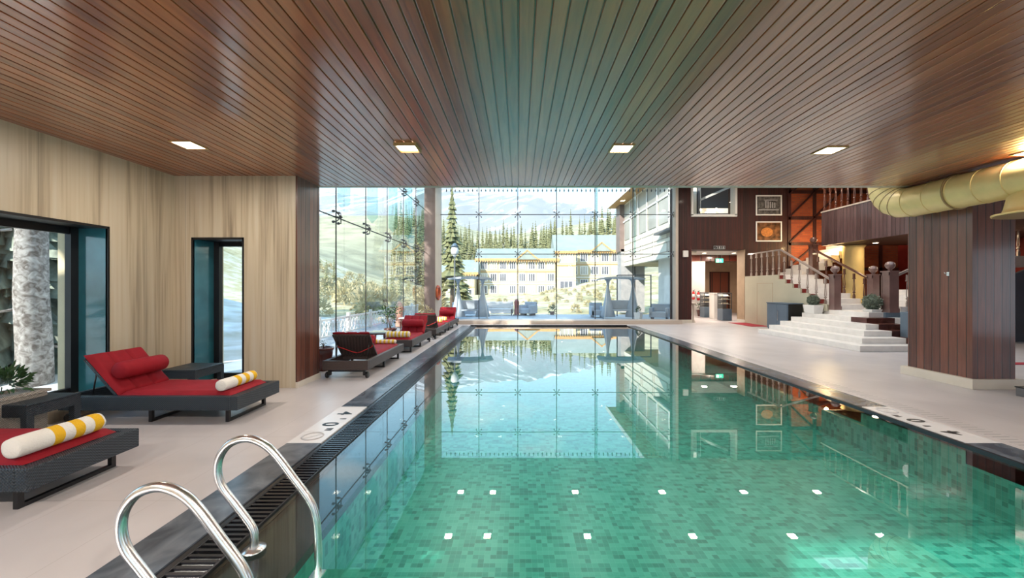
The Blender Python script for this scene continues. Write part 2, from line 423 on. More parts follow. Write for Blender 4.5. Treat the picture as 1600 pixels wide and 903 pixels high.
# ------------------------------------------------------------------ mesh helpers
class MB:
    def __init__(s): s.v = []; s.f = []; s.smooth = set()
    def quad(s, a, b, c, d):
        n = len(s.v); s.v += [a, b, c, d]; s.f.append((n, n + 1, n + 2, n + 3)); return s
    def tri(s, a, b, c):
        n = len(s.v); s.v += [a, b, c]; s.f.append((n, n + 1, n + 2)); return s
    def box(s, x0, x1, y0, y1, z0, z1, mat=None):
        n = len(s.v)
        P = [(x0, y0, z0), (x1, y0, z0), (x1, y1, z0), (x0, y1, z0), (x0, y0, z1), (x1, y0, z1), (x1, y1, z1), (x0, y1, z1)]
        if mat is not None: P = [tuple(mat @ Vector(p)) for p in P]
        s.v += P
        for q in ((0, 3, 2, 1), (4, 5, 6, 7), (0, 1, 5, 4), (1, 2, 6, 5), (2, 3, 7, 6), (3, 0, 4, 7)):
            s.f.append(tuple(n + i for i in q))
        return s
    def bar(s, p0, p1, w, h=None):
        h = h or w
        p0, p1 = Vector(p0), Vector(p1); d = p1 - p0
        m = Matrix.Translation(p0) @ d.to_track_quat('Z', 'Y').to_matrix().to_4x4()
        return s.box(-w / 2, w / 2, -h / 2, h / 2, 0, d.length, m)
    def tube(s, pts, r, seg=10, cap=True, radii=None):
        pts = [Vector(p) for p in pts]; n0 = len(s.v); up = None
        for i, p in enumerate(pts):
            if i == 0: d = pts[1] - pts[0]
            elif i == len(pts) - 1: d = pts[-1] - pts[-2]
            else: d = (pts[i + 1] - p).normalized() + (p - pts[i - 1]).normalized()
            d.normalize()
            if up is None:
                up = d.orthogonal().normalized()
            else:
                up = (up - d * up.dot(d)).normalized()
            q = d.cross(up); rr = radii[i] if radii else r
            for k in range(seg):
                a = 2 * PI * k / seg
                s.v.append(tuple(p + (up * math.cos(a) + q * math.sin(a)) * rr))
        for i in range(len(pts) - 1):
            for k in range(seg):
                k2 = (k + 1) % seg
                s.smooth.add(len(s.f))
                s.f.append((n0 + i * seg + k, n0 + i * seg + k2, n0 + (i + 1) * seg + k2, n0 + (i + 1) * seg + k))
        if cap:
            s.f.append(tuple(n0 + k for k in reversed(range(seg))))
            s.f.append(tuple(n0 + (len(pts) - 1) * seg + k for k in range(seg)))
        return s
    def lathe(s, prof, c=(0, 0, 0), seg=16, ax='Z', smooth=True, sx=1.0, sy=1.0):
        n0 = len(s.v)
        for r, z in prof:
            for k in range(seg):
                a = 2 * PI * k / seg
                x, y = r * math.cos(a) * sx, r * math.sin(a) * sy
                if ax == 'Z': v = (x, y, z)
                elif ax == 'Y': v = (x, z, y)
                else: v = (z, x, y)
                s.v.append((v[0] + c[0], v[1] + c[1], v[2] + c[2]))
        for i in range(len(prof) - 1):
            for k in range(seg):
                k2 = (k + 1) % seg
                if smooth: s.smooth.add(len(s.f))
                s.f.append((n0 + i * seg + k, n0 + i * seg + k2, n0 + (i + 1) * seg + k2, n0 + (i + 1) * seg + k))
        s.f.append(tuple(n0 + k for k in reversed(range(seg))))
        s.f.append(tuple(n0 + (len(prof) - 1) * seg + k for k in range(seg)))
        return s
    def prism(s, poly, axis, a, b):
        """poly of 2D points, extruded along axis between a and b"""
        def P(p, t):
            if axis == 'X': return (t, p[0], p[1])
            if axis == 'Y': return (p[0], t, p[1])
            return (p[0], p[1], t)
        n = len(s.v); k = len(poly)
        s.v += [P(p, a) for p in poly] + [P(p, b) for p in poly]
        s.f.append(tuple(n + i for i in range(k))); s.f.append(tuple(n + k + i for i in reversed(range(k))))
        for i in range(k):
            j = (i + 1) % k
            s.f.append((n + i, n + k + i, n + k + j, n + j))
        return s
    def torus(s, c, Rr, r, ax='X', seg=28, sg=10):
        n0 = len(s.v)
        for i in range(seg):
            a = 2 * PI * i / seg
            for k in range(sg):
                b = 2 * PI * k / sg
                rad = Rr + r * math.cos(b); t = r * math.sin(b)
                u, w = rad * math.cos(a), rad * math.sin(a)
                v = (t, u, w) if ax == 'X' else ((u, t, w) if ax == 'Y' else (u, w, t))
                s.v.append((v[0] + c[0], v[1] + c[1], v[2] + c[2]))
        for i in range(seg):
            for k in range(sg):
                s.smooth.add(len(s.f))
                s.f.append((n0 + i * sg + k, n0 + ((i + 1) % seg) * sg + k, n0 + ((i + 1) % seg) * sg + (k + 1) % sg, n0 + i * sg + (k + 1) % sg))
        return s
    def build(s, name, mat, parent=None, bevel=0.0, bseg=2, sub=0, allsmooth=False):
        me = bpy.data.meshes.new(name); me.from_pydata(s.v, [], s.f)
        import bmesh
        bm = bmesh.new(); bm.from_mesh(me); bmesh.ops.recalc_face_normals(bm, faces=bm.faces); bm.to_mesh(me); bm.free()
        for i, p in enumerate(me.polygons):
            p.use_smooth = allsmooth or (i in s.smooth)
        me.materials.append(mat)
        o = bpy.data.objects.new(name, me); C.objects.link(o)
        if parent is not None: o.parent = parent
        if bevel > 0:
            b = o.modifiers.new('bevel', 'BEVEL'); b.width = bevel; b.segments = bseg; b.limit_method = 'ANGLE'
        if sub:
            b = o.modifiers.new('sub', 'SUBSURF'); b.levels = sub; b.render_levels = sub
        return o

def tag(o, label, cat, group=None, kind=None):
    if label: o['label'] = label
    if cat: o['category'] = cat
    if group: o['group'] = group
    if kind: o['kind'] = kind
    return o

def thing(name, label, cat, loc=(0, 0, 0), rz=0.0, group=None):
    o = bpy.data.objects.new(name, None); C.objects.link(o)
    o.empty_display_size = 0.1
    o.location = loc; o.rotation_euler = (0, 0, rz)
    return tag(o, label, cat, group)

def struct(name, mb, mat, label=None, **k):
    o = mb.build(name, mat, **k); o['kind'] = 'structure'
    if label: o['label'] = label
    return o

def sempty(name, label):
    o = bpy.data.objects.new(name, None); C.objects.link(o); o['kind'] = 'structure'; o['label'] = label
    return o

def dup(root, loc, rz=0.0, label=None, group=None, scale=None):
    r = root.copy(); C.objects.link(r); r.location = loc; r.rotation_euler = (0, 0, rz)
    if scale: r.scale = scale if not isinstance(scale, (int, float)) else (scale,) * 3
    if label: r['label'] = label
    if group: r['group'] = group
    for ch in list(root.children):
        c = ch.copy(); C.objects.link(c); c.parent = r
        for g in list(ch.children):
            d = g.copy(); C.objects.link(d); d.parent = c
    return r

def area_light(name, loc, size, power, col=(1, 0.85, 0.65), parent=None, rot=(0, 0, 0), size_y=None, spread=180):
    d = bpy.data.lights.new(name, 'AREA'); d.energy = power; d.color = col; d.size = size
    if size_y: d.shape = 'RECTANGLE'; d.size_y = size_y
    d.spread = R(spread)
    o = bpy.data.objects.new(name, d); C.objects.link(o); o.location = loc; o.rotation_euler = rot
    if parent: o.parent = parent
    return o

def point_light(name, loc, power, col=(1, 0.75, 0.45), r=0.1, parent=None):
    d = bpy.data.lights.new(name, 'POINT'); d.energy = power; d.color = col; d.shadow_soft_size = r
    o = bpy.data.objects.new(name, d); C.objects.link(o); o.location = loc
    if parent: o.parent = parent
    return o

# ================================================================== STRUCTURE
XR = 17.0                                     # far right extent
# floor around the pool
f = MB()
f.box(-5.97, CL0, YB, YE, -0.2, 0)
f.box(XG, CL0, YE, YG + 0.3, -0.2, 0)
f.box(CL0, PR, PF, YG + 0.3, -0.2, 0)
f.box(CR1, XR, YB, YG + 0.3, -0.2, 0)
f.box(PR, CR1, PF, YG + 0.3, -0.2, 0)
f.box(CL0, CR1, YB, PN, -0.2, 0)
f.prism([(7.02, YG + 0.3), (14.0, YG + 0.3), (14.0, 24.3), (8.75, 24.3), (8.75, 21.5), (7.5, 17.8)], 'Z', -0.2, 0)
struct('floor', f, M['floor'], 'pale pinkish grey tiled pool deck')
# coping
f = MB(); f.box(CL0, CL1, PN, 3.83, -0.2, 0.004); f.box(CL0, CL1, 5.0, PF, -0.2, 0.004)
struct('trim_1', f, M['coping'], 'dark slate coping along the left of the pool')
f = MB(); f.box(PR, CR1, PN, 3.83, -0.2, 0.004); f.box(PR, CR1, 5.0, PF, -0.2, 0.004)
struct('trim_2', f, M['coping'], 'dark slate coping along the right of the pool')
# basin
f = MB()
ZB = -0.56
f.box(PL, PR, PN, PF, ZB - 0.1, ZB)
f.box(PR - 0.0, PR + 0.02, PN, PF, ZB, -0.012)
f.box(PL - 0.3, PL, PN, PF, ZB, -0.06)
f.box(PL, PR, PF, PF + 0.02, ZB, -0.012)
f.box(PL, PR, PN - 0.02, PN, ZB, -0.012)
struct('pool_basin', f, M['pooltile'], 'green mosaic tiled pool basin')
f = MB(); f.box(CL1, PL + 0.005, PN, PF, -0.12, -0.058)
f.box(CL1, CL1 + 0.04, PN, PF, -0.06, -0.006)
struct('pool_ledge', f, M['black'], 'black stone overflow ledge inside the left coping')
# raised dark lip at the right and far side
f = MB(); f.box(PR - 0.03, PR, PN, PF, -0.06, 0.002); f.box(CL1, PR, PF - 0.03, PF, -0.06, 0.03)
struct('trim_3', f, M['black'], 'black lip on the right and far pool edges')
w = MB(); w.quad((CL1 + 0.04, PN, -0.02), (PR - 0.03, PN, -0.02), (PR - 0.03, PF - 0.03, -0.02), (CL1 + 0.04, PF - 0.03, -0.02))
w = w.build('pool_water', M['water'])
tag(w, 'still green pool water mirroring the glass wall and the snowy mountain', 'water', kind='stuff')
# overflow grate
gr = thing('overflow_grate', 'black slotted overflow grate beside the left coping of the pool', 'drain grate', (-1.82, 0, -0.02))
g = MB()
y = PN
while y < PF - 0.1:
    g.box(-0.10, 0.105, y, y + 0.022, -0.035, 0.012)
    y += 0.048
g.build('slats', M['black'], gr)
g = MB(); g.box(-0.115, -0.10, PN, PF - 0.05, -0.035, 0.013); g.box(0.105, 0.118, PN, PF - 0.05, -0.035, 0.011)
g.build('side_rail', M['blackmetal'], gr)
# depth marker tiles
def text_mesh(body, size, name, mat, parent, loc, rz, bold=0.0, ext=0.001):
    cu = bpy.data.curves.new(name, 'FONT'); cu.body = body; cu.size = size; cu.align_x = 'CENTER'; cu.align_y = 'CENTER'
    cu.extrude = ext; cu.offset = bold
    ob = bpy.data.objects.new(name, cu); C.objects.link(ob)
    dg = bpy.context.evaluated_depsgraph_get()
    me = bpy.data.meshes.new_from_object(ob.evaluated_get(dg)); bpy.data.objects.remove(ob)
    o = bpy.data.objects.new(name, me); me.materials.clear(); me.materials.append(mat); C.objects.link(o)
    o.location = loc; o.rotation_euler = rz; o.parent = parent
    return o
for side, xc, rz in (('right', 4.64, PI / 2), ('left', -2.14, -PI / 2)):
    t = thing('depth_marker', 'white depth marker tiles reading 4\'0" set in the %s pool coping' % side, 'pool sign', (xc, 4.415, -0.01))
    b = MB()
    for k in range(4): b.box(-0.168, 0.168, -0.583 + k * 0.2925, -0.583 + k * 0.2925 + 0.288, -0.05, 0.016)
    b.build('tile', M['whitetile'], t)
    s = 1 if side == 'right' else -1
    for ch, dy in (('4', -0.32), ("'", -0.12), ('0', 0.06), ('"', 0.22)):
        text_mesh(ch, 0.24, 'numeral', M['ink'], t, (0, s * dy, 0.0165), (0, 0, rz), bold=0.006)
    pg = MB(); pg.torus((0, s * 0.42, 0.017), 0.10, 0.008, 'Z'); pg.bar((-0.07, s * 0.42 - 0.07, 0.017), (0.07, s * 0.42 + 0.07, 0.017), 0.012, 0.002)
    pg.build('pictogram', M['greyink'], t)
# deck drain slots at the right
t = thing('deck_drain', 'slotted floor drain running beside the right pool coping', 'drain', (5.02, 0, 0))
g = MB(); g.box(-0.12, 0.12, -1.5, 15.5, -0.01, 0.002); g.build('cover', M['floor'], t)
g = MB(); y = -1.4
while y < 15.4:
    g.box(-0.09, 0.09, y, y + 0.012, 0.0, 0.0028); y += 0.07
g.build('slots', M['stonegrey'], t)

# timber ceiling : real boards, each a little out of level
rnd = random.Random(4)
f = MB(); bw = 0.105; x = -6.0 - 0.01; i = 0
x = math.floor(-6.0 / bw) * bw
while x < 12.6:
    dz0, dz1 = rnd.uniform(-.0012, .0012), rnd.uniform(-.0012, .0012)
    z0, z1 = ZC + dz0, ZC + dz1
    n = len(f.v)
    prof = [(x + 0.004, ZC + 0.012), (x + 0.0065, z0 + 0.001), (x + 0.010, z0), (x + bw - 0.010, z1), (x + bw - 0.0065, z1 + 0.001), (x + bw - 0.004, ZC + 0.012)]
    for a in range(len(prof) - 1):
        f.quad((prof[a][0], YB, prof[a][1]), (prof[a + 1][0], YB, prof[a + 1][1]), (prof[a + 1][0], YE, prof[a + 1][1]), (prof[a][0], YE, prof[a][1]))
    x += bw
f.box(-6.0, 12.6, YB, YE, ZC + 0.012, ZC + 0.25)
struct('ceiling', f, M['ceiling'], 'glossy red-brown timber board ceiling')
f = MB(); f.box(-6.0, 12.6, YE - 0.02, YE + 0.12, ZC - 0.0, ZC + 0.10)
struct('trim_4', f, M['piercream'], 'pale metal edge of the timber ceiling')
f = MB(); f.box(-6.0, 12.6, YE - 0.02, YE + 0.10, ZC + 0.10, ZA + 0.2)
struct('wall_bulkhead', f, M['plaster'])

# left wall with the big window (opening y 1.0..5.0, z .2..2.34)
f = MB(); x0, x1 = -5.97, XW
f.box(x0, x1, YB, 1.0, 0, ZC); f.box(x0, x1, 1.0, 5.0, 2.34, ZC); f.box(x0, x1, 1.0, 5.0, 0, 0.2); f.box(x0, x1, 5.0, 6.57, 0, ZC)
struct('wall_left', f, M['travertine'], 'veined beige panelled left wall')
# back wall with the narrow window (x -5.06..-4.27, z .08..2.32) at y 5.96..6.57
f = MB(); a, b = 5.96, 6.56
f.box(x1, -5.06, a, b, 0, ZC); f.box(-5.06, -4.27, a, b, 2.32, ZC); f.box(-4.27, -3.455, a, b, 0, ZC); f.box(-5.06, -4.27, a, b, 0, 0.05)
struct('wall_back', f, M['travertine'], 'veined beige panelled wall with the narrow window')
f = MB(); f.box(-3.455, -3.43, 5.955, 6.57, 0, ZC); f.box(-3.92, -3.43, 6.56, 6.62, 0, ZA)
struct('wall_stub', f, M['columnwood'], 'timber clad end of the beige wall')
f = MB(); f.box(-3.45, -3.415, 5.945, 6.64, 0, 0.09); struct('baseboard_stub', f, M['plinth'])
# window 1: big left
def recess_window(name, label, box, axis, gpos, jamb_far=None):
    """box = (u0,u1,z0,z1) ; axis 'X' : wall faces +x, u is y ; axis 'Y': wall faces -y, u is x"""
    u0, u1, z0, z1 = box
    t = sempty(name, label)
    def bx(mb, ua, ub, da, db, za, zb):
        if axis == 'X': mb.box(da, db, ua, ub, za, zb)
        else: mb.box(ua, ub, da, db, za, zb)
    return t, bx
t, bx = recess_window('window_1', 'large black framed window in the left wall', (1.0, 5.0, 0.2, 2.34), 'X', -5.79)
m = MB(); bx(m, 4.985, 5.0, -5.76, XW, 0.2, 2.34); bx(m, 1.0, 1.015, -5.76, XW, 0.2, 2.34); m.build('reveal_panel', M['teal'], t)
m = MB()
bx(m, 1.0, 5.0, -5.79, XW + 0.006, 2.325, 2.345)
bx(m, 1.0, 5.0, -5.79, -5.73, 2.24, 2.33); bx(m, 1.0, 5.0, -5.79, -5.73, 0.2, 0.27)
bx(m, 4.90, 5.0, -5.79, -5.71, 0.2, 2.33); bx(m, 1.0, 1.08, -5.79, -5.73, 0.2, 2.33)
bx(m, 4.985, 5.012, XW - 0.02, XW + 0.008, 0.2, 2.35)
bx(m, 1.0, 5.0, XW - 0.02, XW + 0.008, 2.32, 2.35)
m.build('window_frame', M['blackmetal'], t)
m = MB(); bx(m, 1.08, 4.9, -5.765, -5.755, 0.27, 2.24); m.build('pane', M['glass'], t)
m = MB(); bx(m, 1.0, 5.0, -5.73, XW + 0.01, 0.18, 0.205); m.build('window_sill', M['travertine'], t)
m = MB(); bx(m, 4.985, 5.0, -5.98, -5.80, 0.2, 2.34); m.build('outer_jamb', M['cream'], t)
t, bx = recess_window('window_2', 'narrow black framed window beside the timber stub', (-5.06, -4.27, 0.05, 2.32), 'Y', 6.44)
m = MB(); bx(m, -5.06, -5.045, a, 6.40, 0.05, 2.32); bx(m, -4.285, -4.27, a, 6.40, 0.05, 2.32); m.build('reveal_panel', M['teal'], t)
m = MB()
bx(m, -5.06, -4.27, a - 0.006, 6.44, 2.31, 2.325)
bx(m, -5.06, -4.27, 6.38, 6.44, 2.24, 2.32); bx(m, -5.06, -4.27, 6.38, 6.44, 0.05, 0.14)
bx(m, -5.06, -4.96, 6.36, 6.44, 0.05, 2.32); bx(m, -4.33, -4.27, 6.38, 6.44, 0.05, 2.32)
bx(m, -5.072, -5.045, a - 0.008, a + 0.02, 0.0, 2.33); bx(m, -4.285, -4.258, a - 0.008, a + 0.02, 0.0, 2.33)
bx(m, -5.07, -4.26, a - 0.008, a + 0.02, 2.30, 2.335)
m.build('window_frame', M['blackmetal'], t)
m = MB(); bx(m, -4.96, -4.33, 6.405, 6.415, 0.14, 2.24); m.build('pane', M['glass'], t)
m = MB(); bx(m, -5.06, -5.045, 6.45, 6.57, 0.05, 2.32); m.build('outer_jamb', M['cream'], t)

# unseen rear wall, its openings shaped to drop sun patches on the pool
f = MB(); holes = [(-5.5, -4.3, 0.0, 3.08), (-1.7, 0.6, 0.3, 3.16), (3.0, 6.0, 0.0, 2.2)]
xs = -5.97
for (h0, h1, z0, z1) in holes:
    f.box(xs, h0, YB - 0.25, YB, 0, ZC)
    f.box(h0, h1, YB - 0.25, YB, z1, ZC)
    if z0 > 0: f.box(h0, h1, YB - 0.25, YB, 0, z0)
    xs = h1
f.box(xs, 12.6, YB - 0.25, YB, 0, ZC)
struct('wall_rear', f, M['travertine'])
f = MB(); f.box(12.4, 12.6, YB, 1.0, 0, ZC); f.box(12.4, 12.6, 1.0, 5.5, 2.6, ZC); f.box(12.4, 12.6, 5.5, 7.2, 0, ZC); f.box(12.4, 12.6, 1.0, 5.5, 0, 0.3)  # unseen wall, window opening added to let daylight in
struct('wall_right', f, M['plaster'])

# left glass wall ------------------------------------------------
def spider(mb, c, ax, arm=0.16):
    """X-shaped point fitting on one side of the glass. ax: direction of wall run"""
    c = Vector(c); u = Vector((0, 1, 0)) if ax == 'Y' else Vector((1, 0, 0)); n = Vector((1, 0, 0)) if ax == 'Y' else Vector((0, -1, 0))
    hub = c + n * 0.10
    for su in (-1, 1):
        for sz in (-1, 1):
            e_ = c + u * su * arm * 0.7 + Vector((0, 0, sz * arm * 0.7))
            mb.tube([hub, e_ + n * 0.05, e_], 0.012, 6)
            mb.tube([e_ + n * 0.015, e_ - n * 0.03], 0.028, 8)
    mb.tube([c - n * 0.01, hub + n * 0.03], 0.022, 8)
joints = [8.2, 9.8, 11.4, 13.0, 14.6]
zrails = [0.0, 1.33, 3.06, 4.82, ZA]
t = sempty('window_3', 'frameless glass wall behind the row of loungers')
ys = [6.62] + joints + [16.0]
for i in range(len(ys) - 1):
    for j, (za, zb) in enumerate(((0.04, 3.06), (3.06, 4.82), (4.82, ZA))):
        m = MB(); m.box(XG - 0.012, XG, ys[i] + 0.006, ys[i + 1] - 0.006, za + 0.006, zb - 0.006); m.build('pane', M['glass'], t)
m = MB()
for yy in joints: m.box(XG - 0.014, XG + 0.004, yy - 0.012, yy + 0.012, 0, ZA)
for zz in (3.06, 4.82): m.box(XG - 0.014, XG + 0.004, 6.62, 16.0, zz - 0.012, zz + 0.012)
m.box(XG - 0.05, XG + 0.03, 6.62, 16.0, 0, 0.05); m.build('joint', M['blackmetal'], t)
for yy in joints:
    for zz in (3.06, 4.82):
        m = MB(); spider(m, (XG, yy, zz), 'Y'); m.build('spider_fitting', M['greymetal'], t)
for yy in joints:
    m = MB(); m.prism([(XG + 0.03, 3.35), (XG + 0.16, 3.2), (XG + 0.30, 3.35), (XG + 0.30, ZA), (XG + 0.03, ZA)], 'Y', yy - 0.008, yy + 0.008)
    m.build('glass_fin', M['glassfin'], t)
# far glass wall
t = sempty('window_4', 'frameless glass wall at the far end of the pool')
xj = [-3.38 + 0.02, -1.76, -0.03, 1.70, 3.42, 5.10]
xs_ = [-3.47] + xj[1:] + [6.80, 7.02]
xjoin = xs_[1:-1]
for i in range(len(xs_) - 1):
    for (za, zb) in ((0.17, 1.33 + 1.73), (3.06, 4.82), (4.82, ZA)):
        m = MB(); m.box(xs_[i] + 0.006, xs_[i + 1] - 0.006, YG, YG + 0.012, za + 0.006, zb - 0.006); m.build('pane', M['glass'], t)
m = MB()
for xx in xjoin: m.box(xx - 0.016, xx + 0.016, YG - 0.006, YG + 0.016, 0.17, ZA)
for zz in (3.06, 4.82): m.box(-3.47, 7.02, YG - 0.006, YG + 0.016, zz - 0.014, zz + 0.014)
m.build('joint', M['blackmetal'], t)
for xx in xjoin:
    for zz in (3.06, 4.82):
        m = MB(); spider(m, (xx, YG, zz), 'X'); m.build('spider_fitting', M['greymetal'], t)
for xx in (xjoin[3], xjoin[4]):
    m = MB(); m.box(xx + 0.03, xx + 0.045, YG - 0.28, YG - 0.02, 3.1, ZA); m.build('glass_fin', M['glassfin'], t)
m = MB()
for k in range(52):
    xx = -3.3 + k * 0.2
    m.prism([(xx - 0.02, ZA), (xx + 0.02, ZA), (xx + 0.01, ZA - 0.05), (xx + 0.035, ZA - 0.08), (xx, ZA - 0.16), (xx - 0.035, ZA - 0.08), (xx - 0.01, ZA - 0.05)], 'Y', YG + 0.5, YG + 0.53)
m.build('eave_fringe', M['greymetal'], t)
f = MB(); f.box(-3.47, 7.02, 16.45, YG + 0.1, 0, 0.16)
struct('trim_5', f, M['piercream'], 'tan stone sill under the far glass wall')
# corner pier
f = MB(); f.box(-3.92, -3.475, 16.0, 17.35, 0, ZA); struct('wall_pier', f, M['pier'], 'mauve stone pier between the two glass walls')
f = MB(); f.box(-3.475, -3.465, 16.02, 17.35, 0, ZA); struct('trim_6', f, M['piercream'], 'beige side facing of the corner pier')
f = MB(); f.box(6.90, 7.02, 16.85, 17.2, 0, ZA); struct('trim_7', f, M['piercream'], 'beige post at the right of the far glass wall')

# dark timber end wall, opening to the lobby, internal window
f = MB(); a, b = 17.2, 17.8
f.box(7.02, 7.76, a, b, 0, ZA); f.box(7.76, 10.15, a, b, 3.27, 4.82)
f.box(9.72, 10.15, a, b, 4.82, ZA); f.box(10.15, 12.07, a, b, 0, ZA)
struct('wall_far', f, M['darkwood'], 'dark red timber wall around the lobby opening')
f = MB(); f.box(7.0, 7.78, a - 0.03, a, 0, 0.13); f.box(10.13, 10.2, a - 0.03, a, 0, 0.13); f.box(10.12, 10.16, a, b, 0, 0.13)
struct('baseboard_far', f, M['plinth'])
f = MB(); f.box(10.13, 10.155, a, b, 0, 3.27); struct('trim_8', f, M['lobbytan'], 'beige jamb of the lobby opening')
# brick part with timber framing
f = MB(); f.box(12.07, XR, 17.2, 17.6, 0, ZA); struct('wall_brick', f, M['brick'], 'red brick wall above the stairs')
f = MB(); YT = 17.16
zs = [1.9 + 1.15 * k + 0.75 for k in range(0, 5)]
zs = [3.53, 4.68, 5.85, 2.4]
for zz in zs: f.box(12.07, XR, YT, YT + 0.05, zz - 0.07, zz + 0.07)
for xx in (12.12, 13.25, 14.8, 16.2): f.box(xx - 0.07, xx + 0.07, YT, YT + 0.05, 0.8, ZA)
for (xa, za, xb, zb) in ((12.1, 4.72, 13.25, 5.85), (12.1, 3.58, 13.25, 4.68), (13.25, 4.72, 14.6, 6.05), (13.25, 5.9, 13.5, 6.1), (12.1, 5.75, 12.5, 6.1), (12.1, 2.5, 13.25, 3.5)):
    f.bar((xa, YT + 0.02, za), (xb, YT + 0.02, zb), 0.13, 0.05)
struct('trim_9', f, M['darkwood'], 'dark timber framing over the brick')
# right far closing walls
f = MB(); f.box(XR, XR + 0.2, 7.0, 17.6, 0, ZA); f.box(12.4, XR, 6.9, 7.1, 0, ZA); struct('wall_stairs', f, M['redstep'])
# atrium ceiling with skylights
f = MB(); sky = [(8.0, 13.0, 8.2, 11.2), (-4.0, -1.5, 7.2, 9.6)]
ya, yb = 6.6, 17.4
def slab_with_holes(mb, X0, X1, Y0, Y1, holes, z0, z1):
    ysr = sorted(set([Y0, Y1] + [h[2] for h in holes] + [h[3] for h in holes]))
    for i in range(len(ysr) - 1):
        p, q = ysr[i], ysr[i + 1]
        cut = sorted((h[0], h[1]) for h in holes if h[2] <= p and h[3] >= q)
        x = X0
        for (c0, c1) in cut:
            if c0 > x: mb.box(x, c0, p, q, z0, z1)
            x = c1
        mb.box(x, X1, p, q, z0, z1)
slab_with_holes(f, -3.95, XR + 0.2, ya, yb, [(-3.4, -1.6, 7.4, 9.6), (1.5, 5.5, 7.6, 9.0), (8.4, 12.6, 8.0, 11.2)], ZA, ZA + 0.25)
struct('ceiling_atrium', f, M['plaster'])
t = sempty('window_6', 'skylights in the atrium ceiling, frosting added to diffuse the sun')
for (h0, h1, h2, h3) in ((-3.4, -1.6, 7.4, 9.6), (1.5, 5.5, 7.6, 9.0), (8.4, 12.6, 8.0, 11.2)):
    m = MB(); m.quad((h0, h2, ZA + 0.16), (h1, h2, ZA + 0.16), (h1, h3, ZA + 0.16), (h0, h3, ZA + 0.16)); m.build('pane', M['frosted'], t)  # frosted pane added to block sun shafts and whiten the mirrored patch
    m = MB()
    for q in range(1, 3): m.box(h0 + (h1 - h0) * q / 3 - 0.02, h0 + (h1 - h0) * q / 3 + 0.02, h2, h3, ZA + 0.10, ZA + 0.15)
    m.build('glazing_bar', M['whitemetal'], t)

# ---------------------------------------------------------------- lobby
f = MB(); f.prism([(7.5, 17.8), (7.74, 17.8), (9.0, 21.5), (8.75, 21.5)], 'Z', 0, 3.3)
struct('wall_lobby_left', f, M['lobbywall'])
f = MB(); f.box(13.8, 14.0, 17.8, 24.2, 0, 3.3); f.box(10.2, 14.0, 24.0, 24.3, 0, 3.3)
struct('wall_lobby_back', f, M['lobbytan'])
f = MB(); f.box(8.75, 10.45, 21.5, 24.0, 0, 3.3); struct('wall_lobby_corner', f, M['lobbywall'], label='pale panel wall inside the lobby')
f = MB(); f.prism([(7.4, 17.8), (14.0, 17.8), (14.0, 24.2), (9.6, 24.2)], 'Z', 3.27, 3.45); struct('ceiling_lobby', f, M['plaster'])
f = MB(); f.box(8.5, 13.8, 20.0, 20.5, 2.95, 3.27); struct('trim_10', f, M['doorwood'], label='red timber beam across the lobby')
t = sempty('door_1', 'mahogany door at the back of the lobby')
m = MB(); m.box(12.0, 13.1, 23.92, 24.0, 0, 2.5); m.build('door_leaf', M['doorwood'], t)
m = MB(); m.box(11.94, 12.0, 23.9, 24.0, 0, 2.56); m.box(13.1, 13.16, 23.9, 24.0, 0, 2.56); m.box(11.94, 13.16, 23.9, 24.0, 2.5, 2.56); m.build('door_frame', M['darkwood'], t)
for i, (x, y) in enumerate(((9.1, 18.8), (10.4, 20.85), (10.55, 18.8))):
    d = thing('downlight', ['round warm downlight at the left of the lobby ceiling', 'middle round downlight, deepest in the lobby ceiling', 'round warm downlight at the right of the lobby ceiling'][i], 'ceiling light', (x, y, 3.27), group='lobby downlights')
    m = MB(); m.lathe([(0.11, -0.012), (0.11, 0.0)], seg=16); m.build('trim_ring', M['white'], d)
    m = MB(); m.lathe([(0.085, -0.018), (0.085, -0.010)], seg=16); m.build('diffuser', M['lamp'], d)
    area_light('lobby_lamp', (0, 0, -0.05), 0.2, 60, (1, 0.85, 0.7), d)
# exit sign
d = thing('exit_sign', 'green and white running-man exit sign hanging in the lobby opening', 'sign', (10.42, 19.9, 2.86))
m = MB(); m.box(-0.19, 0.19, -0.02, 0.02, 0, 0.22); m.build('panel', M['exitgreen'], d)
m = MB(); m.box(-0.17, -0.03, -0.024, -0.02, 0.03, 0.19)
m.box(0.04, 0.08, -0.024, -0.02, 0.13, 0.16)
for p, q in (((0.055, 0.13), (0.03, 0.08)), ((0.03, 0.08), (0.0, 0.03)), ((0.035, 0.08), (0.08, 0.07)), ((0.08, 0.07), (0.08, 0.03)), ((0.06, 0.12), (0.10, 0.10)), ((0.05, 0.12), (0.01, 0.11))):
    m.bar((p[0], -0.022, p[1]), (q[0], -0.022, q[1]), 0.016, 0.004)
m.build('pictogram', M['exitwhite'], d)
for sx in (-0.12, 0.12):
    m = MB(); m.tube([(sx, 0, 0.22), (sx, 0, 0.42)], 0.006, 6); m.build('hanger', M['steel'], d)
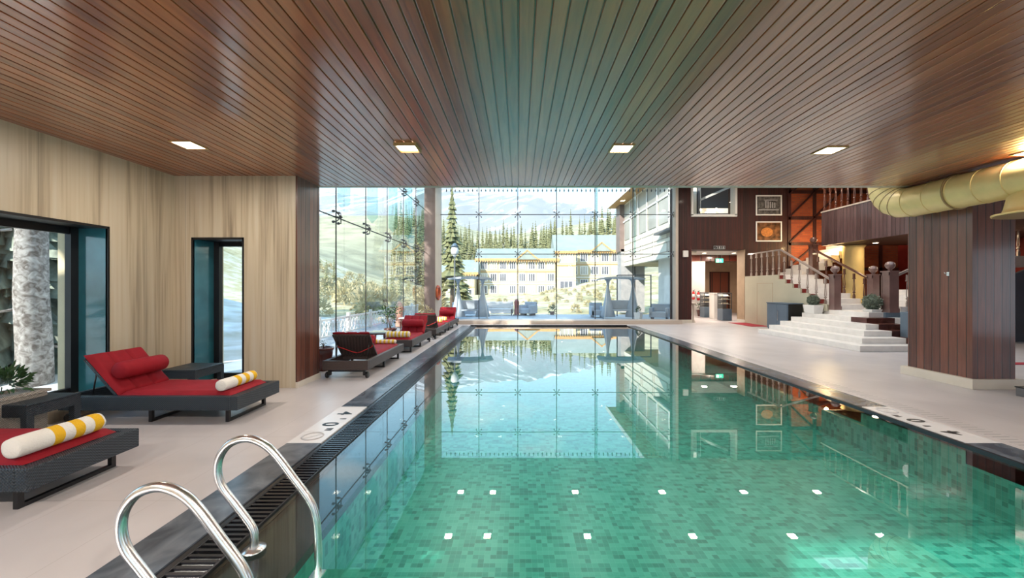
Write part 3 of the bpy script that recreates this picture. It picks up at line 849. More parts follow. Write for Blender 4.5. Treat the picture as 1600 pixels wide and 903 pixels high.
# pictogram sign over the opening
d = thing('direction_sign', 'small black washroom sign with three white pictograms above the lobby opening', 'sign', (8.99, 17.19, 3.28))
m = MB(); m.box(-0.27, 0.27, -0.02, 0.0, 0, 0.17); m.build('panel', M['ink'], d)
m = MB()
for cx in (-0.175, 0.0, 0.175):
    m.box(cx - 0.075, cx + 0.075, -0.023, -0.02, 0.015, 0.022); m.box(cx - 0.075, cx + 0.075, -0.023, -0.02, 0.148, 0.155)
    m.box(cx - 0.075, cx - 0.068, -0.023, -0.02, 0.015, 0.155); m.box(cx + 0.068, cx + 0.075, -0.023, -0.02, 0.015, 0.155)
m.bar((-0.215, -0.022, 0.04), (-0.135, -0.022, 0.13), 0.015, 0.004); m.bar((-0.175, -0.022, 0.125), (-0.135, -0.022, 0.13), 0.015, 0.004)
m.lathe([(0.016, -0.0235), (0.016, -0.02)], (0, 0, 0.125), 10, 'Y'); m.box(-0.022, 0.022, -0.0235, -0.02, 0.07, 0.105); m.box(-0.015, -0.003, -0.0235, -0.02, 0.028, 0.07); m.box(0.003, 0.015, -0.0235, -0.02, 0.028, 0.07)
m.lathe([(0.016, -0.0235), (0.016, -0.02)], (0.175, 0, 0.125), 10, 'Y'); m.prism([(0.175, 0.108), (0.21, 0.055), (0.14, 0.055)], 'Y', -0.0235, -0.02); m.box(0.162, 0.172, -0.0235, -0.02, 0.028, 0.055); m.box(0.178, 0.188, -0.0235, -0.02, 0.028, 0.055)
m.build('pictogram', M['whitetile'], d)
d = MB(); d.box(7.34, 7.58, 17.1, 17.2, 2.93, 3.22); tag(d.build('wall_speaker', M['white'], bevel=0.02), 'small white wall speaker on the timber pier left of the lobby opening', 'speaker')
# fire extinguishers
def extinguisher(loc, lab):
    t = thing('fire_extinguisher', lab, 'fire extinguisher', loc, group='fire extinguishers on the lobby wall')
    m = MB(); m.lathe([(0.02, 0), (0.075, 0.02), (0.08, 0.06), (0.08, 0.36), (0.06, 0.43), (0.03, 0.46)], seg=14); m.build('cylinder', M['extred'], t)
    m = MB(); m.lathe([(0.028, 0.46), (0.028, 0.50)], seg=10); m.bar((-0.04, 0, 0.50), (0.09, 0, 0.55), 0.02); m.tube([(0.03, 0, 0.49), (0.12, 0, 0.44), (0.12, 0, 0.2)], 0.013, 6); m.build('valve_and_hose', M['blackmetal'], t)
    m = MB(); m.lathe([(0.0815, 0.14), (0.0815, 0.32)], seg=14); m.build('label_band', M['whitetile'], t)
    m = MB(); m.box(-0.04, -0.01, -0.14, -0.07, 0.05, 0.4); 
    m = MB(); m.box(-0.03, 0.03, 0.075, 0.13, 0.1, 0.42); m.build('bracket', M['steel'], t)
    return t
extinguisher((9.74, 21.37, 0.90), 'fire extinguisher with a white label, left one of two on the lobby wall')
extinguisher((10.02, 21.37, 0.86), 'red fire extinguisher, right one of two on the lobby wall')
# display cases and white podium
def display(loc, lab, w, d_):
    t = thing('display_case', lab, 'display case', loc, group='glass display cases in the lobby')
    m = MB(); m.box(-w / 2, w / 2, -d_ / 2, d_ / 2, 0, 0.55); m.build('base_cabinet', M['bluegrey'], t, bevel=0.008)
    m = MB(); m.box(-w / 2, w / 2, -d_ / 2, -d_ / 2 + 0.008, 0.55, 1.28); m.box(-w / 2, -w / 2 + 0.008, -d_ / 2, d_ / 2, 0.55, 1.28); m.build('glazing', M['glass'], t)
    m = MB()
    for sx in (-1, 1):
        for sy in (-1, 1): m.box(sx * (w / 2 - 0.012) - 0.012, sx * (w / 2 - 0.012) + 0.012, sy * (d_ / 2 - 0.012) - 0.012, sy * (d_ / 2 - 0.012) + 0.012, 0.55, 1.30)
    m.box(-w / 2, w / 2, -d_ / 2, d_ / 2, 1.28, 1.32); m.box(-w / 2, w / 2, d_ / 2 - 0.02, d_ / 2, 0.55, 1.28); m.build('case_frame', M['greymetal'], t)
    for k, zz in enumerate((0.78, 1.0, 1.16)):
        m = MB(); m.box(-w / 2 + 0.02, w / 2 - 0.02, -d_ / 2 + 0.03, d_ / 2 - 0.03, zz, zz + 0.008); sh = m.build('shelf', M['white'], t)
        m = MB()
        for q in range(4): m.lathe([(0.045, 0), (0.05, 0.03), (0.02, 0.06)], (-w / 2 + 0.1 + q * (w - 0.2) / 3, -0.02, zz + 0.008), 10)
        m.build('pastries', M['pastry'], sh)
    area_light('case_lamp', (0, 0, 1.26), w * 0.6, 4, (1, 0.95, 0.85), t)
    return t
display((9.93, 18.5, 0), 'glass display case with grey-blue base, nearer one at the right of the white podium', 0.44, 0.5)
display((9.83 + 0.0, 20.2, 0), 'glass display case with grey-blue base, further one at the left of the white podium', 0.50, 0.5).location = (10.03, 20.45, 0)
d = thing('reception_podium', 'plain white podium between the two lobby display cases', 'podium', (10.06, 19.45, 0))
m = MB(); m.box(-0.27, 0.27, -0.25, 0.25, 0, 1.26); m.build('body', M['white'], d, bevel=0.01)
m = MB(); m.box(-0.29, 0.29, -0.27, 0.27, 1.26, 1.30); m.build('top', M['white'], d, bevel=0.005)

# ---------------------------------------------------------------- plants
def leaf_cluster(mb, rnd, c, rx, rz, n, ls, spread=1.0):
    for _ in range(n):
        a = rnd.uniform(0, 2 * PI); el = rnd.uniform(-0.4, 1.4)
        d = Vector((math.cos(a) * math.cos(el), math.sin(a) * math.cos(el), math.sin(el)))
        p = Vector(c) + Vector((d.x * rx, d.y * rx, d.z * rz)) * rnd.uniform(0.35, 1.0)
        s = d.cross(Vector((rnd.uniform(-1, 1), rnd.uniform(-1, 1), rnd.uniform(-1, 1)))).normalized()
        l = ls * rnd.uniform(0.7, 1.3)
        tip = p + (d + Vector((0, 0, rnd.uniform(-.4, .3)))) * l
        mid = (p + tip) / 2 + Vector((0, 0, l * 0.12))
        mb.tri(tuple(p), tuple(mid + s * l * 0.22), tuple(tip)); mb.tri(tuple(p), tuple(tip), tuple(mid - s * l * 0.22))
def pot_profile(r, h):
    return [(r * 0.62, 0), (r * 0.70, h * 0.08), (r * 0.92, h * 0.7), (r * 0.95, h * 0.88), (r * 1.06, h * 0.9), (r * 1.06, h), (r * 0.93, h), (r * 0.9, h * 0.9)]
def potted(name, lab, loc, r, h, lh, n, ls, leafmat='leaf', potmat='clay', seed=1, stem=True, cat='potted plant'):
    t = thing(name, lab, cat, loc)
    m = MB(); m.lathe(pot_profile(r, h), seg=20); m.build('pot', M[potmat], t)
    m = MB(); m.lathe([(r * 0.9, h * 0.86), (r * 0.9, h * 0.9)], seg=16); m.build('soil', M['soil'], t)
    rn = random.Random(seed); m = MB(); s = MB()
    for k in range(7 if stem else 1):
        a = k * 2 * PI / 7 + rn.uniform(-.3, .3); tip = (math.cos(a) * lh * 0.32, math.sin(a) * lh * 0.32, h + lh * rn.uniform(0.6, 0.95))
        s.tube([(0, 0, h * 0.88), (tip[0] * 0.3, tip[1] * 0.3, h + lh * 0.35), tip], 0.006, 5)
        leaf_cluster(m, rn, tip, lh * 0.3, lh * 0.3, n // 7, ls)
    leaf_cluster(m, rn, (0, 0, h + lh * 0.35), lh * 0.4, lh * 0.4, n // 3, ls)
    s.build('stems', M['bark'], t); m.build('foliage', M[leafmat], t)
    return t
potted('potted_shrub', 'leafy shrub in a brown pot behind the side table at the glass wall', (-3.62, 10.85, 0), 0.17, 0.42, 0.55, 260, 0.07, seed=2)
potted('empty_pot', 'dark brown glazed pot beside the timber stub and glass wall', (-3.68, 7.25, 0), 0.175, 0.43, 0.10, 20, 0.04, seed=3, cat='pot')
potted('dried_plant', 'small dry tan plant in a pot near the mauve pier', (-3.62, 15.2, 0), 0.13, 0.30, 0.45, 150, 0.06, leafmat='dryleaf', seed=4)
potted('potted_plant', 'small potted plant in a clay pot by the lobby wall', (9.95, 21.05, 0), 0.17, 0.34, 0.35, 60, 0.09, seed=5)
t = thing('pedestal_stand', 'slim curved beige stand at the left edge of the lobby opening', 'stand', (7.9, 17.35, 0))
m = MB(); m.lathe([(0.11, 0), (0.08, 0.03), (0.035, 0.15), (0.03, 0.5), (0.05, 0.78), (0.10, 0.84)], seg=14); m.build('stem', M['piercream'], t)
m = MB(); m.lathe([(0.13, 0.84), (0.13, 0.87)], seg=16); m.build('top', M['piercream'], t)
# trough planter by the left window
t = thing('trough_planter', 'pale woven trough planter with a dark leafy plant by the big left window', 'planter', (-5.15, 3.45, 0))
m = MB(); m.box(-0.17, 0.17, -0.62, 0.62, 0, 0.46); m.build('trough', M['rattan'], t, bevel=0.015)
m = MB(); m.box(-0.185, 0.185, -0.635, -0.60, 0.46, 0.49); m.box(-0.185, 0.185, 0.60, 0.635, 0.46, 0.49); m.box(-0.185, -0.15, -0.6, 0.6, 0.46, 0.49); m.box(0.15, 0.185, -0.6, 0.6, 0.46, 0.49); m.build('rim', M['rattan'], t)
m = MB(); rn = random.Random(9)
leaf_cluster(m, rn, (-0.03, 0.42, 0.58), 0.17, 0.16, 240, 0.07); leaf_cluster(m, rn, (0.0, 0.1, 0.58), 0.18, 0.22, 240, 0.07); leaf_cluster(m, rn, (0.0, -0.3, 0.56), 0.18, 0.22, 160, 0.07)
m.build('foliage', M['leaf'], t)

# ---------------------------------------------------------------- column and duct
f = MB(); f.box(7.0, 7.66, 5.92, 6.52, 0, ZC); f.box(7.0, 7.66, 6.62, 6.9, 0, ZA); f.box(7.0, 7.66, 6.52, 6.62, 0, ZC)
struct('column', f, M['columnwood'], 'square timber clad column in front of the stairs')
f = MB(); f.box(6.93, 7.73, 5.86, 6.97, 0, 0.15); struct('baseboard_column', f, M['plinth'], bevel=0.005)
# a thin metal hook on the column face
t = thing('wall_hook', 'small steel hook on the pool side of the timber column', 'hook', (6.995, 6.25, 1.78))
m = MB(); m.box(-0.006, 0, -0.02, 0.02, -0.03, 0.03); m.tube([(0, 0, 0), (-0.05, 0, 0), (-0.06, 0, 0.03)], 0.006, 6); m.build('hook', M['steel'], t)
dx, dz_, dr = 6.70, 3.015, 0.25
t = thing('air_duct', 'fat pale gold round air duct under the ceiling at the right', 'air duct', (dx, 6.6, dz_))
path = [(0, -6.6, 0), (0, -4, 0), (0, -2, 0), (0, -1, 0), (0, -0.1, 0)]
yc, rc = 0.42, 0.42
# elbow from the horizontal run to the riser
for k in range(1, 6):
    a_ = k * PI / 2 / 5
    path.append((0, -0.02 + rc * math.sin(a_), rc * (1 - math.cos(a_))))
path += [(0, rc - 0.02, 1.5), (0, rc - 0.02, ZA - dz_)]
m = MB(); m.tube(path, dr, 28); m.build('duct_body', M['duct'], t)
for (p, q) in [((0, yy, 0), (0, yy + 0.012, 0)) for yy in [-0.1 - 0.34 * k for k in range(14)]]:
    m = MB(); m.tube([p, q], dr + 0.006, 28); m.build('seam', M['duct'], t)
for k in range(1, 5):
    a_ = k * PI / 2 / 5; p = Vector((0, -0.02 + rc * math.sin(a_), rc * (1 - math.cos(a_)))); d = Vector((0, math.cos(a_), math.sin(a_)))
    m = MB(); m.tube([p - d * 0.006, p + d * 0.006], dr + 0.004, 28); m.build('seam', M['ductseam'], t)
for yy in (-0.75, -2.4, -4.2):
    m = MB(); m.torus((0, yy, 0), dr + 0.012, 0.012, 'Y'); m.box(-0.01, 0.01, yy - 0.01, yy + 0.01, dr, ZC - dz_ + 0.0)
    m.build('hanger', M['ductseam'], t)
m = MB(); m.lathe([(0.42, -0.50), (0.42, -0.475), (0.33, -0.46), (0.31, -0.40), (0.28, -0.24), (0.20, -0.16), (0.12, -0.12)], (0.08, -1.62, 0), 28)
m.build('outlet', M['duct'], t)
m = MB(); m.lathe([(0.405, -0.506), (0.405, -0.501)], (0.08, -1.62, 0), 28); m.build('outlet_grille', M['ductseam'], t)
# warm lamps above the duct
t = thing('clock', 'round wall clock on the balcony front behind the duct', 'clock', (11.96, 11.7, 4.0))
m = MB(); m.lathe([(0.0, -0.05), (0.22, -0.05), (0.24, -0.04), (0.24, 0.0)], seg=28, ax='X'); m.build('case', M['steel'], t)
m = MB(); m.lathe([(0.20, -0.056), (0.20, -0.051)], seg=28, ax='X'); m.build('dial', M['whitetile'], t)
m = MB(); m.bar((-0.058, 0, 0), (-0.058, 0.05, 0.09), 0.012, 0.003); m.bar((-0.058, 0, 0), (-0.058, -0.13, 0.05), 0.008, 0.003); m.build('hands', M['ink'], t)

# ---------------------------------------------------------------- ceiling lights
def square_light(loc, lab, framed=False, grp='square lights in the timber ceiling', pw=1.0):
    t = thing('ceiling_light', lab, 'ceiling light', loc, group=grp)
    m = MB(); s = 0.115
    for (xa, xb, ya_, yb_) in ((-s - .02, s + .02, -s - .02, -s), (-s - .02, s + .02, s, s + .02), (-s - .02, -s, -s, s), (s, s + .02, -s, s)):
        m.box(xa, xb, ya_, yb_, -0.035 if framed else -0.012, 0.0)
    m.build('lamp_frame', M['lampframe'], t)
    m = MB(); m.box(-s, s, -s, s, -0.008, 0.0); m.build('diffuser', M['lamp'], t)
    area_light('ceiling_lamp', (0, 0, -0.045), 0.2, LAMP * pw, (1, 0.90, 0.78), t)
    return t
names = ['square warm ceiling light above the left loungers, leftmost in the row', 'square ceiling light with deep brown frame above the left pool edge', 'square ceiling light above the middle of the pool', 'square ceiling light above the right pool deck', 'square ceiling light beside the gold duct, rightmost in the row']
for k in range(5):
    square_light((-4.0 + 2.64 * k, 4.66 + 0.06 * k, ZC), names[k], framed=(k == 1))
for k in range(4):  # unseen lamps added with extra power to brighten the near pool
    square_light((-4.0 + 2.64 * k, -0.6, ZC), 'added square ceiling light behind the viewer, brightening the near end of the pool', grp='added ceiling lights behind the viewer', pw=3.0)
for j, yy in enumerate((9.3, 11.85, 14.4)):
    for i, xx in enumerate((-2.16, -0.96, 2.13, 5.38, 8.45, 11.2)):
        if j == 0 and i in (0, 2, 4): continue
        if j == 1 and i == 99: continue
        if yy < 11.3 and 8.3 < xx < 12.7: continue
        t = thing('atrium_downlight', 'small square downlight in the high atrium ceiling, seen mirrored in the water', 'ceiling light', (xx, yy, ZA), group='downlights of the atrium ceiling')
        m = MB(); m.box(-0.10, 0.10, -0.10, 0.10, -0.01, 0); 
        m.build('diffuser', M['lamp'], t)
        m = MB(); m.box(-0.12, -0.10, -0.12, 0.12, -0.015, 0); m.box(0.10, 0.12, -0.12, 0.12, -0.015, 0); m.box(-0.1, 0.1, -0.12, -0.10, -0.015, 0); m.box(-0.1, 0.1, 0.10, 0.12, -0.015, 0)
        m.build('lamp_frame', M['lampframe'], t)
        area_light('atrium_lamp', (0, 0, -0.05), 0.2, 40, (1, 0.88, 0.74), t)

# ---------------------------------------------------------------- pool ladder
t = thing('pool_ladder', 'shiny stainless steel pool ladder with two looped handrails at the near left pool edge', 'pool ladder', (-1.5, 2.0, 0))
def arcpts(ctrl, n=8):
    """Catmull-Rom through control points"""
    P = [Vector(p) for p in ctrl]; P = [P[0] * 2 - P[1]] + P + [P[-1] * 2 - P[-2]]; out = []
    for i in range(1, len(P) - 2):
        for k in range(n):
            s = k / n
            out.append(0.5 * ((2 * P[i]) + (-P[i - 1] + P[i + 1]) * s + (2 * P[i - 1] - 5 * P[i] + 4 * P[i + 1] - P[i + 2]) * s * s + (-P[i - 1] + 3 * P[i] - 3 * P[i + 1] + P[i + 2]) * s ** 3))
    out.append(P[-2]); return out
ctrl = [(-1.573, 0, 0.0), (-1.573, 0, 0.09), (-1.60, 0, 0.15), (-1.69, 0, 0.27), (-1.765, 0, 0.37), (-1.79, 0, 0.46), (-1.775, 0, 0.55), (-1.715, 0, 0.625), (-1.62, 0, 0.655), (-1.53, 0, 0.63), (-1.45, 0, 0.565), (-1.34, 0, 0.42), (-1.245, 0, 0.29), (-1.21, 0, 0.20), (-1.195, 0, 0.08), (-1.19, 0, -0.1), (-1.19, 0, -0.50)]
for k, yy in enumerate((-0.27, 0.285)):
    pts = arcpts([(c[0] + 1.5, yy, c[2]) for c in ctrl], 5)
    m = MB(); m.tube(pts, 0.0225, 16); m.build('handrail', M['steel'], t)
    m = MB(); m.lathe([(0.062, -0.008), (0.062, 0.0), (0.035, 0.006), (0.028, 0.010)], (-0.073, yy, 0.0), 24); m.build('base_flange', M['steel'], t)
for zz in (-0.12, -0.33):
    m = MB(); m.box(0.285, 0.36, -0.27, 0.285, zz - 0.015, zz); m.build('step', M['steel'], t, bevel=0.005)

# ---------------------------------------------------------------- loungers
def make_lounger(lab, wick, straps):
    """local: foot end at x=0, head at x=2.05, width y +-.39"""
    t = thing('sun_lounger', lab, 'sun lounger', group='red cushioned sun loungers')
    Ln, hw, z0, z1 = 2.05, 0.39, 0.15, 0.31
    m = MB()
    m.box(0, 0.09, -hw, hw, z0, z1); m.box(Ln - 0.06, Ln, -hw, hw, z0, z1)
    m.box(0.09, Ln - 0.06, -hw, -hw + 0.07, z0, z1); m.box(0.09, Ln - 0.06, hw - 0.07, hw, z0, z1)
    m.build('frame', wick, t, bevel=0.008)
    m = MB(); m.box(0.09, 1.44, -hw + 0.07, hw - 0.07, 0.22, 0.30)
    m.build('deck', wick, t)
    for xx in (0.16, 1.05):
        m = MB(); s = 0.012
        for sy in (-1, 1): m.box(xx - 0.018, xx + 0.018, sy * 0.31 - 0.018, sy * 0.31 + 0.018, 0.0, z0 + 0.01)
        m.box(xx - 0.018, xx + 0.018, -0.31, 0.31, 0.0, 0.028)
        m.build('leg', M['blackmetal'], t)
    for sy in (-1, 1):
        m = MB(); m.box(1.93, 1.99, sy * 0.30 - 0.02, sy * 0.30 + 0.02, 0.05, z0 + 0.01)
        lg = m.build('caster_leg', M['blackmetal'], t)
        m = MB(); m.lathe([(0.02, -0.018), (0.05, -0.018), (0.055, -0.01), (0.055, 0.01), (0.05, 0.018), (0.02, 0.018)], (1.96, sy * 0.345, 0.055), 18, 'Y'); m.build('wheel', M['blackmetal'], lg)
    m = MB(); m.bar((1.96, -0.3, 0.12), (1.96, 0.3, 0.12), 0.02); m.build('axle', M['blackmetal'], t)
    # backrest
    A = Vector((1.42, 0, 0.30)); B = Vector((1.80, 0, 0.735)); d = (B - A); ln = d.length; d.normalize()
    nrm = Vector((-d.z, 0, d.x))            # towards the sitter
    mat = Matrix(((d.x, 0, nrm.x, A.x), (0, 1, 0, 0), (d.z, 0, nrm.z, A.z), (0, 0, 0, 1)))
    m = MB()
    m.box(0, ln, -0.33, -0.30, -0.03, 0.0, mat); m.box(0, ln, 0.30, 0.33, -0.03, 0.0, mat); m.box(ln - 0.03, ln, -0.33, 0.33, -0.03, 0.0, mat); m.box(0, 0.03, -0.33, 0.33, -0.03, 0, mat)
    m.box(0.03, ln - 0.03, -0.30, 0.30, -0.022, -0.008, mat)
    br = m.build('backrest', wick, t)
    for sy in (-1, 1):
        m = MB(); p = mat @ Vector((ln * 0.72, sy * 0.28, -0.03)); m.tube([p, (p.x + 0.05, p.y, 0.30)], 0.008, 6); m.build('prop_stay', M['blackmetal'], br)
    # cushions
    def cushion(mb, x0, x1, y0, y1, z, th, mtx=None, segs=1, nx=24, ny=16):
        def hgt(u, v):
            e_ = min(1.0, (min(u, 1 - u) * (x1 - x0) / 0.05)) ; w_ = min(1.0, (min(v, 1 - v) * (y1 - y0) / 0.05))
            q = (math.sin(e_ * PI / 2) * math.sin(w_ * PI / 2)) ** 0.5
            crease = 1.0
            for k in range(1, segs):
                dd = abs(v - k / segs) * (y1 - y0); crease = min(crease, 0.45 + 0.55 * min(1, dd / 0.035))
            return q * crease
        n0 = len(mb.v)
        for i in range(nx + 1):
            for j in range(ny + 1):
                u, v = i / nx, j / ny
                p = Vector((x0 + u * (x1 - x0), y0 + v * (y1 - y0), z + th * hgt(u, v) + 0.004 * noise.noise(Vector((u * 6, v * 5, z)))))
                if mtx is not None: p = mtx @ p
                mb.v.append(tuple(p))
        n1 = len(mb.v)
        for i in range(nx + 1):
            for j in range(ny + 1):
                u, v = i / nx, j / ny
                p = Vector((x0 + u * (x1 - x0), y0 + v * (y1 - y0), z))
                if mtx is not None: p = mtx @ p
                mb.v.append(tuple(p))
        for base in (n0, n1):
            for i in range(nx):
                for j in range(ny):
                    a_ = base + i * (ny + 1) + j
                    mb.smooth.add(len(mb.f)); mb.f.append((a_, a_ + 1, a_ + ny + 2, a_ + ny + 1))
    m = MB(); cushion(m, 0.13, 1.42, -0.32, 0.32, 0.302, 0.045); m.build('seat_cushion', M['redfabric'], t)
    m = MB(); cushion(m, 0.0, ln + 0.04, -0.325, 0.325, 0.002, 0.055, mat, segs=3, nx=20, ny=36); bc = m.build('back_cushion', M['redfabric'], t)
    m = MB()
    pr = [(0.02, -0.29), (0.08, -0.285), (0.10, -0.26), (0.104, 0), (0.10, 0.26), (0.08, 0.285), (0.02, 0.29)]
    c = mat @ Vector((ln * 0.42, 0, 0.15)); m.lathe(pr, tuple(c), 18, 'Y'); m.build('bolster_pillow', M['redfabric'], bc)
    if straps:
        m = MB()
        for sy in (-1, 1):
            m.tube([mat @ Vector((ln * 0.75, sy * 0.34, 0.02)), mat @ Vector((ln * 0.5, sy * 0.31, -0.04)), mat @ Vector((ln * 0.28, sy * 0.08, -0.055)), mat @ Vector((ln * 0.22, 0, -0.05))], 0.009, 6)
        m.build('strap', M['redstrap'], bc)
    return t
la = make_lounger('nearest dark wicker lounger with red cushion at the left edge of the photo', M['wicker'], False)
la.location = (-3.36, 3.015, 0); la.rotation_euler = (0, 0, PI)
dup(la, (-3.21, 4.77, 0), PI, 'dark wicker lounger with raised red back, between the big window and narrow window')
lb = make_lounger('brown lounger seen from its wheeled head end, first along the glass wall', M['wickerbrown'], True)
lb.location = (-2.95, 8.58, 0); lb.rotation_euler = (0, 0, -PI / 2)
dup(lb, (-2.91, 9.12, 0), PI / 2, 'brown lounger with red bolster facing the viewer, second along the glass wall')
dup(lb, (-2.87, 13.62, 0), -PI / 2, 'brown lounger with black back to the viewer, third along the glass wall')
dup(lb, (-2.86, 13.86, 0), PI / 2, 'furthest brown lounger with a raised red back, by the far glass wall')

def towel(name, lab, loc, rz, r, ln, mat, sq=1.0):
    m = MB(); h = ln / 2
    prof = [(r * 0.15, -h - 0.004), (r * 0.55, -h), (r * 0.93, -h + 0.012), (r, -h + 0.05), (r * 0.98, 0), (r, h - 0.05), (r * 0.93, h - 0.012), (r * 0.55, h), (r * 0.15, h + 0.004)]
    pr = []
    for i in range(len(prof) - 1):
        for k in range(3):
            s = k / 3; pr.append((prof[i][0] * (1 - s) + prof[i + 1][0] * s, prof[i][1] * (1 - s) + prof[i + 1][1] * s))
    pr.append(prof[-1])
    n0 = 0
    m.lathe(pr, (0, 0, r * sq), 24, 'Y', sx=1.0, sy=sq)
    m.v = [(v[0] + 0.006 * noise.noise(Vector(v) * 18), v[1], v[2] + (0.006 * noise.noise(Vector(v) * 15 + Vector((3, 1, 2))) if v[2] > 0.02 else 0)) for v in m.v]
    o = m.build(name, mat); o.location = loc; o.rotation_euler = (0, 0, rz)
    return tag(o, lab, 'towel', 'rolled striped towels on the loungers')
ZT = 0.347
towel('rolled_towel', 'rolled yellow and white striped towel on the nearest lounger at the left edge', (-3.56, 2.97, ZT), 0, 0.075, 0.58, M['towelY'])
towel('rolled_towel', 'rolled yellow and white striped towel on the lounger by the narrow window', (-3.46, 4.73, ZT), 0, 0.068, 0.56, M['towelY'])
towel('rolled_towel', 'flattened yellow and white towel on the first lounger of the glass wall row', (-2.93, 8.32, ZT), -PI / 2, 0.06, 0.56, M['towelP'], 0.75)
towel('rolled_towel', 'yellow checked rolled towel on the foot of the second lounger along the glass wall', (-2.93, 9.36, ZT), PI / 2, 0.075, 0.58, M['towelP'])
towel('rolled_towel', 'rolled towel on the third lounger along the glass wall', (-2.9, 13.35, ZT), PI / 2, 0.075, 0.5, M['towelP'])
towel('rolled_towel', 'rolled towel on the foot of the furthest lounger', (-2.88, 14.12, ZT), PI / 2, 0.075, 0.5, M['towelP'])

# side tables
def wicker_table(lab, loc, w, d_, h, grp=None):
    t = thing('side_table', lab, 'side table', loc)
    m = MB(); m.box(-w / 2, w / 2, -d_ / 2, d_ / 2, h - 0.02, h); m.build('tabletop', M['wicker'], t, bevel=0.008)
    m = MB()
    ap = 0.12
    m.box(-w / 2, w / 2, -d_ / 2, -d_ / 2 + 0.03, h - ap, h - 0.02); m.box(-w / 2, w / 2, d_ / 2 - 0.03, d_ / 2, h - ap, h - 0.02)
    m.box(-w / 2, -w / 2 + 0.03, -d_ / 2 + 0.03, d_ / 2 - 0.03, h - ap, h - 0.02); m.box(w / 2 - 0.03, w / 2, -d_ / 2 + 0.03, d_ / 2 - 0.03, h - ap, h - 0.02)
    m.build('apron', M['wicker'], t)
    for sx in (-1, 1):
        for sy in (-1, 1):
            m = MB(); cx, cy = sx * (w / 2 - 0.03), sy * (d_ / 2 - 0.03); m.box(cx - 0.03, cx + 0.03, cy - 0.03, cy + 0.03, 0, h - ap); m.build('leg', M['wicker'], t)
    return t
wicker_table('low dark wicker side table between the two loungers at the left edge', (-4.99, 3.93, 0), 0.50, 0.46, 0.42)
t_ = wicker_table('low dark wicker side table behind the lounger under the narrow window', (-4.70, 5.545, 0), 0.50, 0.52, 0.42)
def turned_table(lab, loc, w, h, topmat):
    t = thing('side_table', lab, 'side table', loc)
    m = MB(); m.box(-w / 2, w / 2, -w / 2, w / 2, h - 0.03, h); m.build('tabletop', topmat, t, bevel=0.006)
    for sx in (-1, 1):
        for sy in (-1, 1):
            m = MB(); m.lathe([(0.012, 0), (0.02, 0.03), (0.016, h * 0.4), (0.03, h * 0.75), (0.034, h - 0.03)], (sx * (w / 2 - 0.05), sy * (w / 2 - 0.05), 0), 10); m.build('leg', M['clay'], t)
    m = MB(); m.box(-w / 2 + .03, w / 2 - .03, -w / 2 + .03, w / 2 - .03, h - 0.07, h - 0.03); m.build('apron', M['clay'], t)
    return t
turned_table('small pale topped table with dark turned legs beside the glass wall', (-3.59, 9.95, 0), 0.46, 0.43, M['tabletop'])
turned_table('small white topped table by the glass wall beside the third lounger', (-3.60, 12.4, 0), 0.42, 0.60, M['white'])
# lifebuoy
t = thing('lifebuoy', 'orange-brown lifebuoy ring hanging on the corner pier', 'lifebuoy', (-3.41, 16.35, 1.35))
m = MB(); m.torus((0, 0, 0), 0.27, 0.052, 'X'); m.build('ring', M['orangering'], t)
m = MB()
for k in range(4):
    a_ = PI / 4 + k * PI / 2; c = Vector((0, math.cos(a_) * 0.27, math.sin(a_) * 0.27)); tt = Vector((0, -math.sin(a_), math.cos(a_))) * 0.04
    m.tube([c - tt, c + tt], 0.056, 12)
m.build('band', M['maroon'], t)
m = MB(); m.tube([(-0.05, 0, 0.30), (0, 0, 0.33)], 0.01, 6); m.build('peg', M['steel'], t)

# ---------------------------------------------------------------- entrance steps and stairs
RZ = 0.14; TR = 0.38; XS = 8.3; YS = 9.33; YFAR = 13.3
t = thing('entrance_steps', 'wide pale marble steps wrapping the corner up to the stair landing', 'steps', (XS, YS, 0))
for k in range(6):
    x0_, y0_ = k * TR, k * TR * 0.97
    z0_, z1_ = k * RZ, (k + 1) * RZ
    m = MB()
    if k == 5: m.box(x0_, 4.6, y0_, 17.15 - YS, z0_ - 0.0, z1_)
    elif k == 0: m.box(x0_, 2.2, y0_, YFAR - YS, z0_, z1_)
    else: m.box(x0_, 3.0, y0_, YFAR - YS, z0_, z1_)
    m.build('step', M['marble'], t, bevel=0.006)
for k in range(1, 5):
    m = MB(); m.box(1.49, 2.28, k * TR * 0.97 - 0.012, k * TR * 0.97 + 0.5, k * RZ - 0.0, (k + 1) * RZ + 0.004); m.build('side_step', M['brownstep'], t)
# flight A: x 10.2..11.6, y 12.6 -> 15.0, z .84 -> 2.07
XA0, XA1, YA0, YA1, ZL, ZU = 10.2, 11.6, 12.62, 15.0, 0.84, 2.07
t = thing('staircase', 'cream staircase rising away from the landing to the upper landing', 'staircase', (XA0, YA0, ZL))
n = 7; rs = (ZU - ZL) / n; td = (YA1 - YA0) / (n - 1) if n > 1 else 0
for k in range(n):
    m = MB(); m.box(0.0, XA1 - XA0, k * td, (YA1 - YA0 + 0.01 if k < n - 1 else 17.15 - YA0), k * rs, (k + 1) * rs)
    st = m.build('step', M['warmwall'] if False else M['marble'], t, bevel=0.004)
    m = MB(); m.box(0.0, 0.20, k * td - 0.008, k * td, k * rs + 0.01, (k + 1) * rs - 0.02); m.build('red_inlay', M['redstep'], st)
